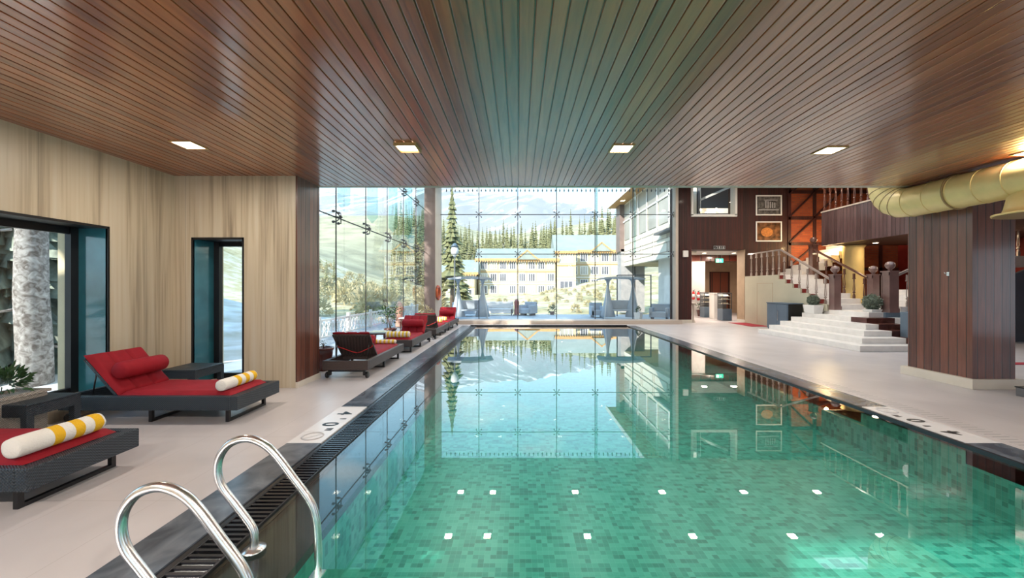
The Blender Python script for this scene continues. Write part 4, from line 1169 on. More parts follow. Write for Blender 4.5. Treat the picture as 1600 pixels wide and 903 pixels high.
# stepped side wall below (faces the pool)
t2 = sempty('wall_staircase', 'greenish beige wall under the stairs')
m = MB(); poly = [(13.3, 0.0), (17.19, 0.0), (17.19, ZU)]
for k in range(n - 1, -1, -1):
    poly.append((YA0 + k * td, ZL + (k + 1) * rs)); poly.append((YA0 + k * td, ZL + k * rs))
poly.append((12.62, 0.8)); poly.append((13.3, 0.8))
m.prism(poly, 'X', XA0 - 0.06, XA0 - 0.001); m.build('plaster_face', M['stairwall'], t2)
m = MB(); m.box(XA0 - 0.066, XA0 - 0.06, 15.3, 15.315, 0.05, 1.75); m.box(XA0 - 0.066, XA0 - 0.06, 16.3, 16.315, 0.05, 1.75); m.box(XA0 - 0.066, XA0 - 0.06, 15.3, 16.315, 1.74, 1.755); m.build('hatch_outline', M['lobbytan'], t2)
f = MB(); f.box(XA1 - 0.05, XR, YA0 + 0.3, 17.15, ZL - 0.3, ZL); struct('floor_landing', f, M['marble'])
# flight C (from upper landing toward the right up to the balcony)
t = thing('upper_stairs', 'upper stair flight climbing right towards the balcony', 'staircase', (XA1, 15.7, ZU))
for k in range(8):
    m = MB(); m.box(k * 0.3, k * 0.3 + 0.34, 0, 1.4, k * 0.165 - 0.12, (k + 1) * 0.165); m.build('step', M['marble'], t)

# baluster and newel meshes
def baluster_mesh(h=0.9):
    m = MB()
    m.box(-0.03, 0.03, -0.022, 0.022, h - 0.16, h)
    m.box(-0.04, 0.04, -0.028, 0.028, h - 0.19, h - 0.16)
    for s in (-1, 1):
        m.tube([(s * 0.012, 0, h - 0.19), (s * 0.022, 0, h * 0.6), (s * 0.034, 0, h * 0.38), (s * 0.03, 0, h * 0.32), (s * 0.012, 0, h * 0.28)], 0.012, 6, radii=[0.012, 0.010, 0.014, 0.014, 0.012])
    m.lathe([(0.012, h * 0.20), (0.042, h * 0.235), (0.042, h * 0.26), (0.012, h * 0.30)], seg=10)
    m.lathe([(0.018, h * 0.12), (0.036, h * 0.155), (0.018, h * 0.20)], seg=10)
    m.box(-0.034, 0.034, -0.024, 0.024, 0, h * 0.13)
    return m
bal_cache = {}
def baluster(parent, loc, mat, rz=0.0, h=0.9):
    key = (mat.name, round(h, 2))
    if key not in bal_cache:
        o = baluster_mesh(h).build('baluster', mat, parent); bal_cache[key] = o
    else:
        o = bal_cache[key].copy(); C.objects.link(o); o.parent = parent
    o.location = loc; o.rotation_euler = (0, 0, rz)
    return o
def newel(parent, loc, mat, h=1.15, w=0.21):
    m = MB(); m.box(-w / 2, w / 2, -w / 2, w / 2, 0, h); m.box(-w / 2 - .015, w / 2 + .015, -w / 2 - .015, w / 2 + .015, 0, 0.12); m.box(-w / 2 - .02, w / 2 + .02, -w / 2 - .02, w / 2 + .02, h - 0.03, h + 0.01)
    for sx, sy in ((-1, 0), (0, -1)):
        if sx: 
            m.box(-w / 2 - 0.01, -w / 2, -w / 2 + 0.0, -w / 2 + 0.03, 0.12, h - 0.03); m.box(-w / 2 - 0.01, -w / 2, w / 2 - 0.03, w / 2, 0.12, h - 0.03); m.box(-w / 2 - 0.01, -w / 2, -w / 2, w / 2, h - 0.12, h - 0.03)
    o = m.build('newel_post', mat, parent); o.location = loc
    m = MB(); b = h + 0.01
    m.lathe([(0.05, b), (0.04, b + 0.04), (0.085, b + 0.08), (0.115, b + 0.13), (0.122, b + 0.165), (0.122, b + 0.18), (0.115, b + 0.19), (0.10, b + 0.235), (0.06, b + 0.265), (0.01, b + 0.275)], seg=20)
    m.build('finial', mat, o)
    return o
# left balustrade of flight A
BH = 0.86
t = thing('stair_balustrade', 'turned wooden balustrade on the pool side of the stairs above the grey cabinet', 'balustrade', (XA0 + 0.05, YA0, ZL))
newel(t, (0.06, -0.12, 0), M['newelwood'])
m = MB(); z_a = BH + 0.14
m.bar((0, 0.0, z_a), (0, YA1 - YA0, ZU - ZL + BH + 0.12), 0.07, 0.05); m.bar((0, YA1 - YA0, ZU - ZL + BH + 0.12), (0, 17.15 - YA0, ZU - ZL + BH + 0.12), 0.07, 0.05)
m.build('handrail', M['palewood'], t)
for k in range(n - 1):
    for q in (0.25,):
        yy = (k + 0.5) * td; zz = (k + 1) * rs
        baluster(t, (0, yy, zz), M['palewood'], PI / 2, BH)
for k in range(6): baluster(t, (0, YA1 - YA0 + 0.1 + k * 0.36, ZU - ZL), M['palewood'], PI / 2, BH + 0.10)
# right balustrade of flight A
t = thing('stair_balustrade', 'dark wooden balustrade on the far side of the stairs ending in two ball-topped posts', 'balustrade', (XA1 - 0.05, YA0, ZL))
newel(t, (0.0, -0.12, 0), M['newelwood']); newel(t, (0.05, YA1 - YA0 + 0.1, ZU - ZL), M['railwood'], 1.2)
m = MB(); m.bar((0, 0.0, z_a), (0, YA1 - YA0, ZU - ZL + BH + 0.12), 0.07, 0.05); m.build('handrail', M['railwood'], t)
for k in range(n - 1): baluster(t, (0, (k + 0.5) * td, (k + 1) * rs), M['railwood'], PI / 2, BH)
# flight B, rising to the right in front of the blue-grey wall
XB0, YB0 = 10.95, 11.25
t = thing('side_staircase', 'stair flight rising to the right behind the timber column', 'staircase', (XB0, YB0, ZL))
for k in range(10):
    m = MB(); m.box(0.25 + k * 0.36, 0.25 + (k + 1) * 0.36 + 0.02, 0, 1.2, -0.04 if k == 0 else (k - 1) * 0.165, (k + 1) * 0.165); m.build('step', M['marble'], t)
t = thing('stair_balustrade', 'pale painted balustrade rising to the right from the ball-topped post beside the column', 'balustrade', (XB0, YB0 - 0.02, ZL))
newel(t, (-0.10, -0.02, 0), M['newelwood'], 1.2, 0.26)
m = MB(); m.bar((0.05, 0, 1.05), (3.9, 0, 1.05 + 3.85 * 0.458), 0.05, 0.07); m.build('handrail', M['palewood'], t)
for k in range(10): baluster(t, (0.43 + k * 0.36, 0, (k + 1) * 0.165), M['palewood'], 0, 0.93)
f = MB(); f.prism([(10.62, 0), (15.3, 0), (15.3, 2.3), (11.25, ZL), (10.62, ZL)], 'Y', 11.1, 11.2); struct('wall_flight', f, M['bluegrey'], 'blue-grey wall under the side stairs')

# cabinets
def cabinet(lab, loc, w, d_, h, handle_side):
    t = thing('cabinet', lab, 'cabinet', loc)
    m = MB(); m.box(0, w, 0, d_, 0.04, h - 0.02); m.box(0.02, w - 0.02, 0.02, d_ - 0.02, 0, 0.04); m.build('body', M['bluegrey'] if handle_side else M['bluegrey'], t, bevel=0.005)
    m = MB(); m.box(-0.02, w + 0.02, -0.02, d_ + 0.02, h - 0.02, h + 0.01); m.build('top', M['bluegrey'], t, bevel=0.004)
    m = MB(); m.box(-0.015, 0.0, 0.03, d_ / 2 - 0.005, 0.06, h - 0.05); dr_ = m.build('door', M['bluegrey'], t)
    m = MB(); m.box(-0.015, 0.0, d_ / 2 + 0.005, d_ - 0.03, 0.06, h - 0.05); d2 = m.build('door', M['bluegrey'], t)
    m = MB(); m.box(-0.045, -0.03, d_ / 2 - 0.10, d_ / 2 - 0.075, 0.35, 0.72); m.box(-0.03, -0.015, d_ / 2 - 0.097, d_ / 2 - 0.078, 0.36, 0.38); m.box(-0.03, -0.015, d_ / 2 - 0.097, d_ / 2 - 0.078, 0.69, 0.71); m.build('handle', M['steel'], dr_)
    m = MB(); m.box(0.01, w - 0.01, -0.012, 0, 0.05, h - 0.03); m.build('end_panel', M['ink'], t)
    return t
cabinet('blue-grey cabinet with a steel handle standing under the stairs', (9.56, 13.62, 0), 0.52, 1.15, 1.0, True)
t = thing('locker', 'narrow blue-grey locker squeezed between the steps and the timber column', 'cabinet', (9.98, 9.62, 0))
m = MB(); m.box(0, 0.5, 0, 0.42, 0.03, 0.93); m.build('body', M['bluegrey'], t, bevel=0.005)
m = MB(); m.box(0.06, 0.48, -0.02, 0.0, 0.06, 0.90); m.build('door', M['bluegrey'], t)
m = MB(); m.box(0, 0.5, 0.02, 0.42, 0, 0.03); m.build('plinth', M['ink'], t)

# planters with round bushes
def bush_planter(lab, loc, w, d_, h, br, bushoff):
    t = thing('planter', lab, 'planter', loc)
    m = MB(); n0 = 0
    s = 0.82
    P = [(-w / 2 * s, -d_ / 2 * s, 0), (w / 2 * s, -d_ / 2 * s, 0), (w / 2 * s, d_ / 2 * s, 0), (-w / 2 * s, d_ / 2 * s, 0), (-w / 2, -d_ / 2, h), (w / 2, -d_ / 2, h), (w / 2, d_ / 2, h), (-w / 2, d_ / 2, h)]
    m.v = P; m.f = [(0, 3, 2, 1), (4, 5, 6, 7), (0, 1, 5, 4), (1, 2, 6, 5), (2, 3, 7, 6), (3, 0, 4, 7)]
    m.build('pot', M['white'], t, bevel=0.01)
    m = MB(); rn = random.Random(int(loc[1] * 10))
    c = Vector((bushoff[0], bushoff[1], h + br * 0.9))
    for _ in range(900):
        d = Vector((rn.gauss(0, 1), rn.gauss(0, 1), rn.gauss(0, 1))).normalized()
        p = c + d * br * rn.uniform(0.75, 1.0) * (1 + 0.12 * noise.noise(d * 3)); l = 0.03
        q = d.cross(Vector((rn.uniform(-1, 1), rn.uniform(-1, 1), rn.uniform(-1, 1)))).normalized() * l
        tt = d.cross(q).normalized() * l * 0.6
        m.tri(tuple(p - q), tuple(p + q), tuple(p + tt + d * 0.03))
    m.lathe([(0.005, -br * 0.8), (br * 0.55, -br * 0.55), (br * 0.8, 0), (br * 0.55, br * 0.55), (0.005, br * 0.8)], tuple(c), 12)
    m.build('bush', M['greyleaf'], t)
    m = MB(); m.tube([(bushoff[0], bushoff[1], h - 0.02), (bushoff[0], bushoff[1], h + br * 0.5)], 0.012, 6); m.build('stem', M['bark'], t)
    return t
bush_planter('white tapered planter with a round grey-green bush at the far end of the steps', (9.94, 12.95, 0.70), 0.34, 0.52, 0.28, 0.17, (0, 0))
bush_planter('white planter with a round grey-green bush at the near corner of the landing', (10.55, 11.45, 0.84), 0.34, 0.34, 0.08, 0.23, (0, 0))

# balcony (mezzanine)
XM, YM0, YM1, ZM0, ZM1 = 12.0, 7.1, 15.2, 3.22, 4.52
f = MB(); f.box(XM, XM + 0.12, YM0, YM1, ZM0, ZM1); f.box(XM + 0.12, 14.0, YM1 - 0.12, YM1, ZM0, ZM1)
struct('wall_balcony', f, M['fasciawood'], 'timber clad balcony front above the stairs')
f = MB(); f.box(XM - 0.02, XM + 0.14, YM0, YM1 + 0.02, ZM1, ZM1 + 0.05); struct('trim_11', f, M['piercream'], 'pale rail along the top of the balcony front')
f = MB(); f.box(XM + 0.12, XR, YM0, YM1 - 0.12, ZM0 + 0.02, ZM0 + 0.35); struct('ceiling_landing', f, M['darkwood'])
t = thing('balcony_balustrade', 'row of turned balusters standing on the timber balcony front', 'balustrade', (XM + 0.06, YM0, ZM1 + 0.05))
k = 0; y = 0.2
while y < YM1 - YM0 - 0.05:
    baluster(t, (0, y, 0), M['palewood'] if y < 5.2 else M['railwood'], PI / 2, 0.9); y += 0.27; k += 1  # nearer balusters paler, their highlights put into the wood colour
m = MB(); m.box(-0.04, 0.04, 0, YM1 - YM0, 0.9, 0.96); m.build('handrail', M['railwood'], t)
# golden round column under the balcony
f = MB(); f.lathe([(0.36, ZL), (0.36, 0.95), (0.33, 1.0), (0.33, ZM0 - 0.1), (0.4, ZM0)], (13.25, 15.2, 0), 24); struct('pillar', f, M['warmwall'], 'round yellow pillar lit beside the upper stairs')
# recessed lamps under the balcony
for i, (x, y) in enumerate(((13.6, 11.4), (14.2, 11.6), (14.0, 12.6), (14.6, 13.2), (13.3, 14.3), (15.4, 12.2))):
    d = thing('downlight', 'round warm downlight in the dark ceiling under the balcony', 'ceiling light', (x, y, ZM0 + 0.02), group='downlights under the balcony')
    m = MB(); m.lathe([(0.10, -0.012), (0.10, 0.0)], seg=14); m.build('trim_ring', M['lampframe'], d)
    m = MB(); m.lathe([(0.075, -0.02), (0.075, -0.010)], seg=14); m.build('diffuser', M['lamp'], d)
    area_light('landing_lamp', (0, 0, -0.05), 0.15, 9, (1, 0.75, 0.45), d)
# added pendant, no such fixture known, to light the pillar warmly
t = thing('added_pendant', 'small warm pendant lamp added over the upper stairs to light the pillar', 'lamp', (12.75, 15.9, 3.55))
m = MB(); m.lathe([(0.02, 0.10), (0.09, 0.0), (0.085, -0.01)], seg=14); m.build('lamp_shade', M['lampframe'], t)
m = MB(); m.lathe([(0.01, -0.05), (0.04, -0.02), (0.01, 0.02)], seg=10); m.build('bulb', M['lamp'], t)
m = MB(); m.tube([(0, 0, 0.1), (0, 0, ZA - 3.55)], 0.005, 6); m.build('cord', M['blackmetal'], t)
point_light('pendant_glow', (0, 0, -0.12), 90, (1, 0.72, 0.35), 0.06, t)

# pictures
def picture(lab, z, mat, extra=False):
    t = thing('framed_picture', lab, 'picture', (11.2, 17.18, z))
    w, h = 0.55, 0.40
    m = MB(); m.box(-w, w, 0, 0.015, -h, h); m.build('print', mat, t)
    m = MB(); e_ = 0.05
    m.box(-w - e_ + .02, w + e_ - .02, -0.02, 0.012, h, h + e_); m.box(-w - e_ + .02, w + e_ - .02, -0.02, 0.012, -h - e_, -h); m.box(-w - e_ + 0.02, -w + 0.02, -0.02, 0.012, -h, h); m.box(w - 0.02, w + e_ - 0.02, -0.02, 0.012, -h, h)
    m.build('picture_frame', M['white'], t)
    if extra:
        m = MB(); m.lathe([(0.27, -0.006), (0.27, 0.0)], (-0.08, 0, -0.03), 20, 'Y', sx=1.0, sy=0.75); m.build('basket_shape', M['orangefood'], t)
    else:
        m = MB()
        for q in range(5): m.box(-0.15 + q * 0.1, -0.11 + q * 0.1, -0.004, 0.0, -0.12, 0.2 - 0.02 * q)
        m.box(-0.45, 0.45, -0.004, 0, -0.22, -0.18); m.box(-0.2, 0.4, -0.004, 0, 0.22, 0.25); m.build('pale_shapes', M['greyink'], t)
picture('upper white framed dark photograph on the dark timber wall', 5.25, M['photo1'])
picture('lower white framed photograph of an orange basket on the dark timber wall', 4.08, M['photo2'], True)
# internal window above the opening
t = sempty('window_5', 'white framed internal window high in the timber wall')
m = MB(); m.box(7.72, 7.80, 17.12, 17.5, 4.80, ZA); m.box(9.66, 9.76, 17.12, 17.5, 4.80, ZA); m.box(7.72, 9.76, 17.12, 17.5, 4.74, 4.84); m.build('window_frame', M['white'], t)
m = MB(); m.box(7.8, 9.66, 17.3, 17.31, 4.84, ZA); m.build('pane', M['glass'], t)
f = MB(); f.box(8.35, 13.0, 21.5, 21.6, 4.6, 7.2); f.box(8.35, 8.45, 17.85, 21.5, 4.6, 7.2); f.box(12.9, 13.0, 17.85, 21.5, 4.6, 7.2); f.box(7.6, 13.0, 17.85, 21.6, 4.5, 4.6); f.box(8.35, 13.0, 17.85, 21.6, 7.2, 7.3)
struct('wall_upper_room', f, M['greymetal'])
f = MB(); f.box(8.46, 9.5, 20.0, 20.1, 5.5, 7.19); struct('trim_12', f, M['white'], 'white panel inside the internal window')
f = MB(); f.bar((8.6, 19.4, 5.75), (11.6, 19.4, 7.05), 0.22, 0.10); f.box(8.46, 12.0, 19.5, 19.65, 5.35, 5.6); struct('trim_13', f, M['plaster'], 'sloping pale beam behind the internal window')
for i, (x, y, z) in enumerate(((9.15, 19.3, 5.48), (9.95, 19.3, 5.52))):
    t = thing('downlight', ['left warm light seen through the high internal window', 'right warm light seen through the high internal window'][i], 'lamp', (x, y, z), group='lights behind the internal window')
    m = MB(); m.lathe([(0.02, -0.05), (0.06, -0.02), (0.06, 0.02), (0.02, 0.05)], seg=12); m.build('bulb', M['lamp'], t)
    m = MB(); m.tube([(0, 0, 0.05), (0, 0.2, 0.10)], 0.01, 6); m.build('arm', M['steel'], t)
    point_light('upper_glow', (0, -0.15, -0.1), 12, parent=t)
t = thing('shop_counter', 'low counter with pale goods behind the high internal window', 'counter', (10.0, 20.6, 4.6))
m = MB(); m.box(-1.0, 1.0, -0.3, 0.3, 0, 0.45); m.build('body', M['greyink'], t)
m = MB(); m.box(-1.05, 1.05, -0.34, 0.34, 0.45, 0.5); m.build('top', M['white'], t)

# red strip and dark box at the right edge, pink mat by the lobby
d = MB(); d.box(8.3, 12.0, 7.75, 7.95, 0, 0.012); tag(d.build('floor_mat', M['mat_red']), 'red carpet strip on the floor behind the timber column', 'carpet')
d = MB(); d.box(8.55, 10.12, 15.9, 16.95, 0, 0.012); 
d = MB(); d.box(9.35, 10.1, 15.4, 17.1, 0, 0.012); tag(d.build('floor_mat', M['mat_red']), 'red mat on the floor beside the lobby opening and stair wall', 'carpet')
t = thing('floor_box', 'small dark box on the deck at the right edge of the photo', 'box', (7.32, 5.42, 0))
m = MB(); m.box(-0.15, 0.15, -0.12, 0.12, 0.0, 0.12); m.build('case', M['greymetal'], t, bevel=0.01)
m = MB(); m.box(-0.155, 0.155, -0.125, 0.125, 0.12, 0.135); m.build('lid', M['ink'], t)

# ================================================================== OUTSIDE
# terrace round the glass box
f = MB(); f.box(-6.1, XG - 0.06, 6.6, YG, -0.25, -0.03); f.box(-6.1, 14.0, YG + 0.3, 23.0, -0.25, -0.03)
struct('terrace', f, M['terrace'], 'blue-grey tiled terrace outside the glass')
# terrain
def smooth(a_, b_, x):
    t_ = max(0, min(1, (x - a_) / (b_ - a_))); return t_ * t_ * (3 - 2 * t_)
def terrain_h(x, y):
    z = -0.5
    z += smooth(23, 95, y) * (0.5 + max(0, x) * 0.16 * smooth(0, 8, x))
    z += 46 * smooth(105, 330, y)
    z += 14 * smooth(-18, -75, x) * smooth(18, 60, y + abs(x) * 0.3)
    z += 0.7 * noise.noise(Vector((x * 0.08, y * 0.08, 0))) * smooth(24, 45, y + max(0, -x - 7) * 2)
    return z
def grid(xs, ys, hf):
    m = MB()
    for yy in ys:
        for xx in xs: m.v.append((xx, yy, hf(xx, yy)))
    w = len(xs)
    for j in range(len(ys) - 1):
        for i in range(w - 1):
            m.smooth.add(len(m.f)); m.f.append((j * w + i, j * w + i + 1, (j + 1) * w + i + 1, (j + 1) * w + i))
    return m
xsg = [-160 + 4 * i for i in range(0, 38)] + [-8 + 2.0 * i for i in range(0, 22)] + [40 + 6 * i for i in range(0, 22)]
xsg = sorted(set(xsg)); ysg = [23.0 + 2.5 * i for i in range(0, 33)]
struct('hillside', grid(xsg, ysg, terrain_h), M['ground'], 'pale dry hillside with patches of snow beyond the terrace')
struct('hillside_left', grid([-60 + 2 * i for i in range(0, 27)] + [-6.2], [-10 + 1.5 * i for i in range(0, 23)], lambda x, y: -0.35 + 9 * smooth(-9, -45, x) + 0.3 * noise.noise(Vector((x * .3, y * .3, 1)))), M['snowground'], 'snowy ground outside the left windows')
struct('forest_slope', grid(xsg, [103] + [105 + 8 * i for i in range(0, 32)], terrain_h), M['forestfloor'], 'olive forested slope behind the far hotel')
# mountains
ridge = [(-3000, .20), (-2000, .235), (-1250, .25), (-900, .235), (-620, .27), (-500, .268), (-390, .262), (-280, .250), (-200, .243), (-60, .243), (15, .241), (120, .236), (233, .228), (375, .220), (450, .212), (520, .198), (700, .180), (1000, .165), (1500, .20), (2600, .16)]
def ridge_at(u):
    for i in range(len(ridge) - 1):
        if ridge[i][0] <= u <= ridge[i + 1][0]:
            s = (u - ridge[i][0]) / (ridge[i + 1][0] - ridge[i][0]); return ridge[i][1] * (1 - s) + ridge[i + 1][1] * s
    return 0.17
def mtn(x, y):
    s = (y - 1300) / 1200.0
    u = x * 2500 / y
    hz = ridge_at(u) * 2500 * (max(0, s) ** 0.8) * (1.0 + 0.0 * s)
    hz += 46 * (1 - s)
    hz += (1 - s * 0.6) * s * 40 * noise.noise(Vector((x * 0.006, y * 0.004, 3))) + 22 * noise.noise(Vector((x * 0.02, y * 0.015, 5))) * s
    return hz
struct('mountains', grid([-3300 + 40 * i for i in range(0, 160)], [1300 + 60 * i for i in range(0, 21)], mtn), M['mountain'], 'snow streaked mountain ridge under the blue sky')
struct('foothills', grid([-700 + 20 * i for i in range(0, 70)], [345 + 60 * i for i in range(0, 18)], lambda x, y: 25 + 59 * smooth(345, 1300, y) + 18 * smooth(345, 700, y) * noise.noise(Vector((x * .008, y * .004, 2)))), M['needleblue'], 'forested foothills, haze put into their pale colour')  # distant haze put into the pale needle colour

# conifers
def conifer_mesh(seed, h=12.0, r=2.2, layers=13, per=9, start=0.12, wf=1.0):
    rn = random.Random(seed); m = MB()
    for i in range(layers):
        t_ = i / layers; z = h * (start + (1 - start) * t_); rr = r * (1 - t_) ** 0.85 * rn.uniform(0.8, 1.15)
        for k in range(per):
            a_ = 2 * PI * (k + rn.random() * 0.8) / per; l = rr * rn.uniform(0.7, 1.15)
            d = Vector((math.cos(a_), math.sin(a_), 0)); s = Vector((-d.y, d.x, 0))
            w = l * rn.uniform(0.24, 0.40) * wf; dr_ = l * rn.uniform(0.25, 0.5)
            a0 = Vector((0, 0, z + h * 0.05)); b0 = d * l + Vector((0, 0, z - dr_)); c0 = d * l * 0.55 + s * w + Vector((0, 0, z - dr_ * 0.9)); c1 = d * l * 0.55 - s * w + Vector((0, 0, z - dr_ * 0.9))
            m.tri(tuple(a0), tuple(c0), tuple(b0)); m.tri(tuple(a0), tuple(b0), tuple(c1))
    return m
def conifer(lab, grp, seed, mat, h, r, layers, per, start=0.12, trunkmat='bark', tr=0.16, wf=1.0):
    t = thing('conifer', lab, 'tree', group=grp)
    conifer_mesh(seed, h, r, layers, per, start, wf).build('crown', M[mat], t)
    m = MB(); m.tube([(0, 0, -0.6), (0, 0, h * 0.5), (0, 0, h * 0.97)], tr, 7, radii=[tr, tr * 0.7, 0.02]); m.build('trunk', M[trunkmat], t)
    return t
GL = 'olive green conifer in the forest on the slope behind the far hotel'
GG = 'forest conifers behind the far hotel'
protos = [conifer(GL, GG, s, 'needle', 12, 1.6 + 0.1 * s, 13, 8) for s in (1, 2, 3)]
rn = random.Random(11); placed = 0
spots = []
for _ in range(4000):
    yy = rn.uniform(112, 235); px = rn.uniform(610, 1000)
    xx = (px - 810) * yy / 600
    if all((xx - a_) ** 2 + (yy - b2) ** 2 > 6 for a_, b2 in spots): spots.append((xx, yy))
    if len(spots) >= 285: break
spots.sort(key=lambda s: s[1])
for i, (xx, yy) in enumerate(spots):
    z = terrain_h(xx, yy) - 0.3; s = rn.uniform(0.75, 1.25)
    if i < 3:
        p = protos[i]; p.location = (xx, yy, z); p.scale = (s, s, s); p.rotation_euler = (0, 0, rn.uniform(0, 6))
    else: dup(protos[i % 3], (xx, yy, z), rn.uniform(0, 6), scale=(s * rn.uniform(.8, 1.1), s * rn.uniform(.8, 1.1), s * rn.uniform(.85, 1.35)))
# tall near conifers, left of the far glass
c1 = conifer('tall conifer just right of the corner pier, taller than the far hotel', None, 21, 'needle', 9.5, 1.1, 22, 9, 0.25); c1.location = (-4.75, 27.5, -0.6)
c2 = conifer('dark conifer between the pier and the lower hotel wing', None, 22, 'needle', 6.6, 1.9, 14, 10, 0.1); c2.location = (-7.2, 47, -0.4)
c3 = conifer('tall conifer standing left of the far hotel roofs', None, 23, 'needle', 17, 2.6, 16, 9, 0.15); c3.location = (-19, 92, -0.4)
# hill shrubs in the left glass view
sp_ = MB(); leaf_cluster(sp_, random.Random(5), (0, 0, 0.4), 0.9, 0.7, 260, 0.35)
sh0 = sp_.build('dry_shrub', M['shrub']); tag(sh0, 'pale dry shrub on the hillside beyond the glass walls', 'shrub', 'dry shrubs on the hillside')
rn = random.Random(8)
for i in range(150):
    if i < 95:
        yy = rn.uniform(26, 85); px = rn.uniform(470, 690)
    else:
        yy = rn.uniform(30, 80); px = rn.uniform(760, 960)
    xx = (px - 810) * yy / 600
    o = sh0 if i == 0 else sh0.copy()
    if i: C.objects.link(o)
    s = rn.uniform(0.4, 1.3) if i < 95 else rn.uniform(0.2, 0.5)
    o.location = (xx, yy, terrain_h(xx, yy)); o.scale = (s, s, s * rn.uniform(.8, 1.6)); o.rotation_euler = (0, 0, rn.uniform(0, 6))
# bare trees / conifers on the left slope
lc = [(-22, 42), (-30, 60), (-17, 55), (-36, 75), (-26, 80), (-14.5, 44), (-40, 66), (-20, 70), (-48, 92), (-33, 95)]
for i, (xx, yy) in enumerate(lc):
    dup(protos[i % 3], (xx, yy, terrain_h(xx, yy) - 0.2), i * 1.3, 'conifer standing on the dry slope seen through the left glass wall', 'conifers on the left slope', scale=(0.4, 0.4, 0.42))
# trees outside the left windows
t = thing('big_tree', 'large pale barked tree trunk outside the big left window', 'tree', (-9.3, 7.35, -0.6))
m = MB(); rn = random.Random(3); pts = [(0.05 * math.sin(k * 1.3), 0.04 * math.cos(k * 1.7), k * 1.0) for k in range(0, 13)]
m.tube(pts, 0.32, 20, radii=[0.25 - 0.012 * k for k in range(13)]); m.build('trunk', M['palebark'], t, allsmooth=False)
m = MB()
for k in range(9):
    a_ = rn.uniform(0, 6.28); z = 1.0 + k * 0.75
    m.tube([(0.25 * math.cos(a_), 0.25 * math.sin(a_), z), (0.7 * math.cos(a_), 0.7 * math.sin(a_), z - 0.1), (1.2 * math.cos(a_ + .2), 1.2 * math.sin(a_ + .2), z - 0.35)], 0.02, 5, radii=[0.03, 0.018, 0.006])
m.build('branch', M['palebark'], t)
m = MB(); rn = random.Random(31)
for k in range(40):
    a_ = rn.uniform(0, 6.28); z = rn.uniform(6, 12); l = rn.uniform(0.6, 2.6)
    leaf_cluster(m, rn, (math.cos(a_) * l, math.sin(a_) * l, z), 0.9, 0.35, 30, 0.5)
m.build('crown', M['needleblue'], t)
LF = 'frosted conifer with low branches outside the left windows'
cA = conifer(LF, 'conifers outside the left windows', 41, 'needleblue', 11, 2.6, 90, 26, 0.03, 'palebark', 0.14, 0.28)
pl = [(-13.6, 9.6), (-17.5, 13.2), (-12.6, 7.6), (-21.0, 15.6), (-24.5, 20.0), (-16.2, 10.4), (-14.2, 11.3), (-19, 14.9), (-23, 17.6), (-11.3, 8.5)]
for i, (xx, yy) in enumerate(pl):
    z = -0.35 + 9 * smooth(-9, -45, xx)
    if i == 0: cA.location = (xx, yy, z - 0.3)
    else: dup(cA, (xx, yy, z - 0.3), i * 0.9, scale=(0.8 + 0.1 * (i % 4),) * 3)

cS = conifer('broad dark conifer added out of view to shade the left windows', 'added shade trees beside the left wall', 43, 'needle', 13, 3.4, 24, 14, 0.04)  # unseen trees added to keep sun off the left windows
cS.location = (-8.6, -1.6, -0.6)
dup(cS, (-8.9, -4.6, -0.6), 1.0)
# fence along the terrace
t = thing('terrace_railing', 'low white lattice railing along the left terrace edge', 'railing', (-5.95, 9.4, -0.03))
m = MB(); m.box(-0.03, 0.03, 0, 13.4, 0.56, 0.62); m.box(-0.02, 0.02, 0, 13.4, 0.05, 0.10); m.build('rail', M['whitemetal'], t)
m = MB(); y = 0.0
while y < 13.2:
    m.bar((0, y, 0.08), (0, y + 0.26, 0.58), 0.022); m.bar((0, y + 0.26, 0.08), (0, y, 0.58), 0.022); m.torus((0, y + 0.13, 0.33), 0.09, 0.010, 'X', 12, 5); y += 0.28
m.build('lattice', M['whitemetal'], t)
for k in range(7):
    m = MB(); m.box(-0.05, 0.05, k * 2.0 - 0.05 + 0.05, k * 2.0 + 0.1, 0, 0.72); m.build('post', M['whitemetal'], t)

# covered patio heaters
def cover(lab, loc, h, mat):
    t = thing('covered_heater', lab, 'covered parasol', loc)
    m = MB(); m.lathe([(0.14, 0), (0.15, 0.1), (0.13, h * 0.5), (0.15, h * 0.8), (0.10, h * 0.95), (0.02, h)], seg=14); m.build('cover', mat, t)
    m = MB(); m.lathe([(0.22, 0), (0.22, 0.04), (0.05, 0.06)], seg=16); m.build('base', M['greymetal'], t)
cover('closed maroon covered parasol on the far terrace', (-0.1, 22.2, -0.03), 0.95, M['maroon'])
cover('peach covered parasol seen through the left glass wall', (-4.75, 15.3, -0.03), 1.05, M['peach'])

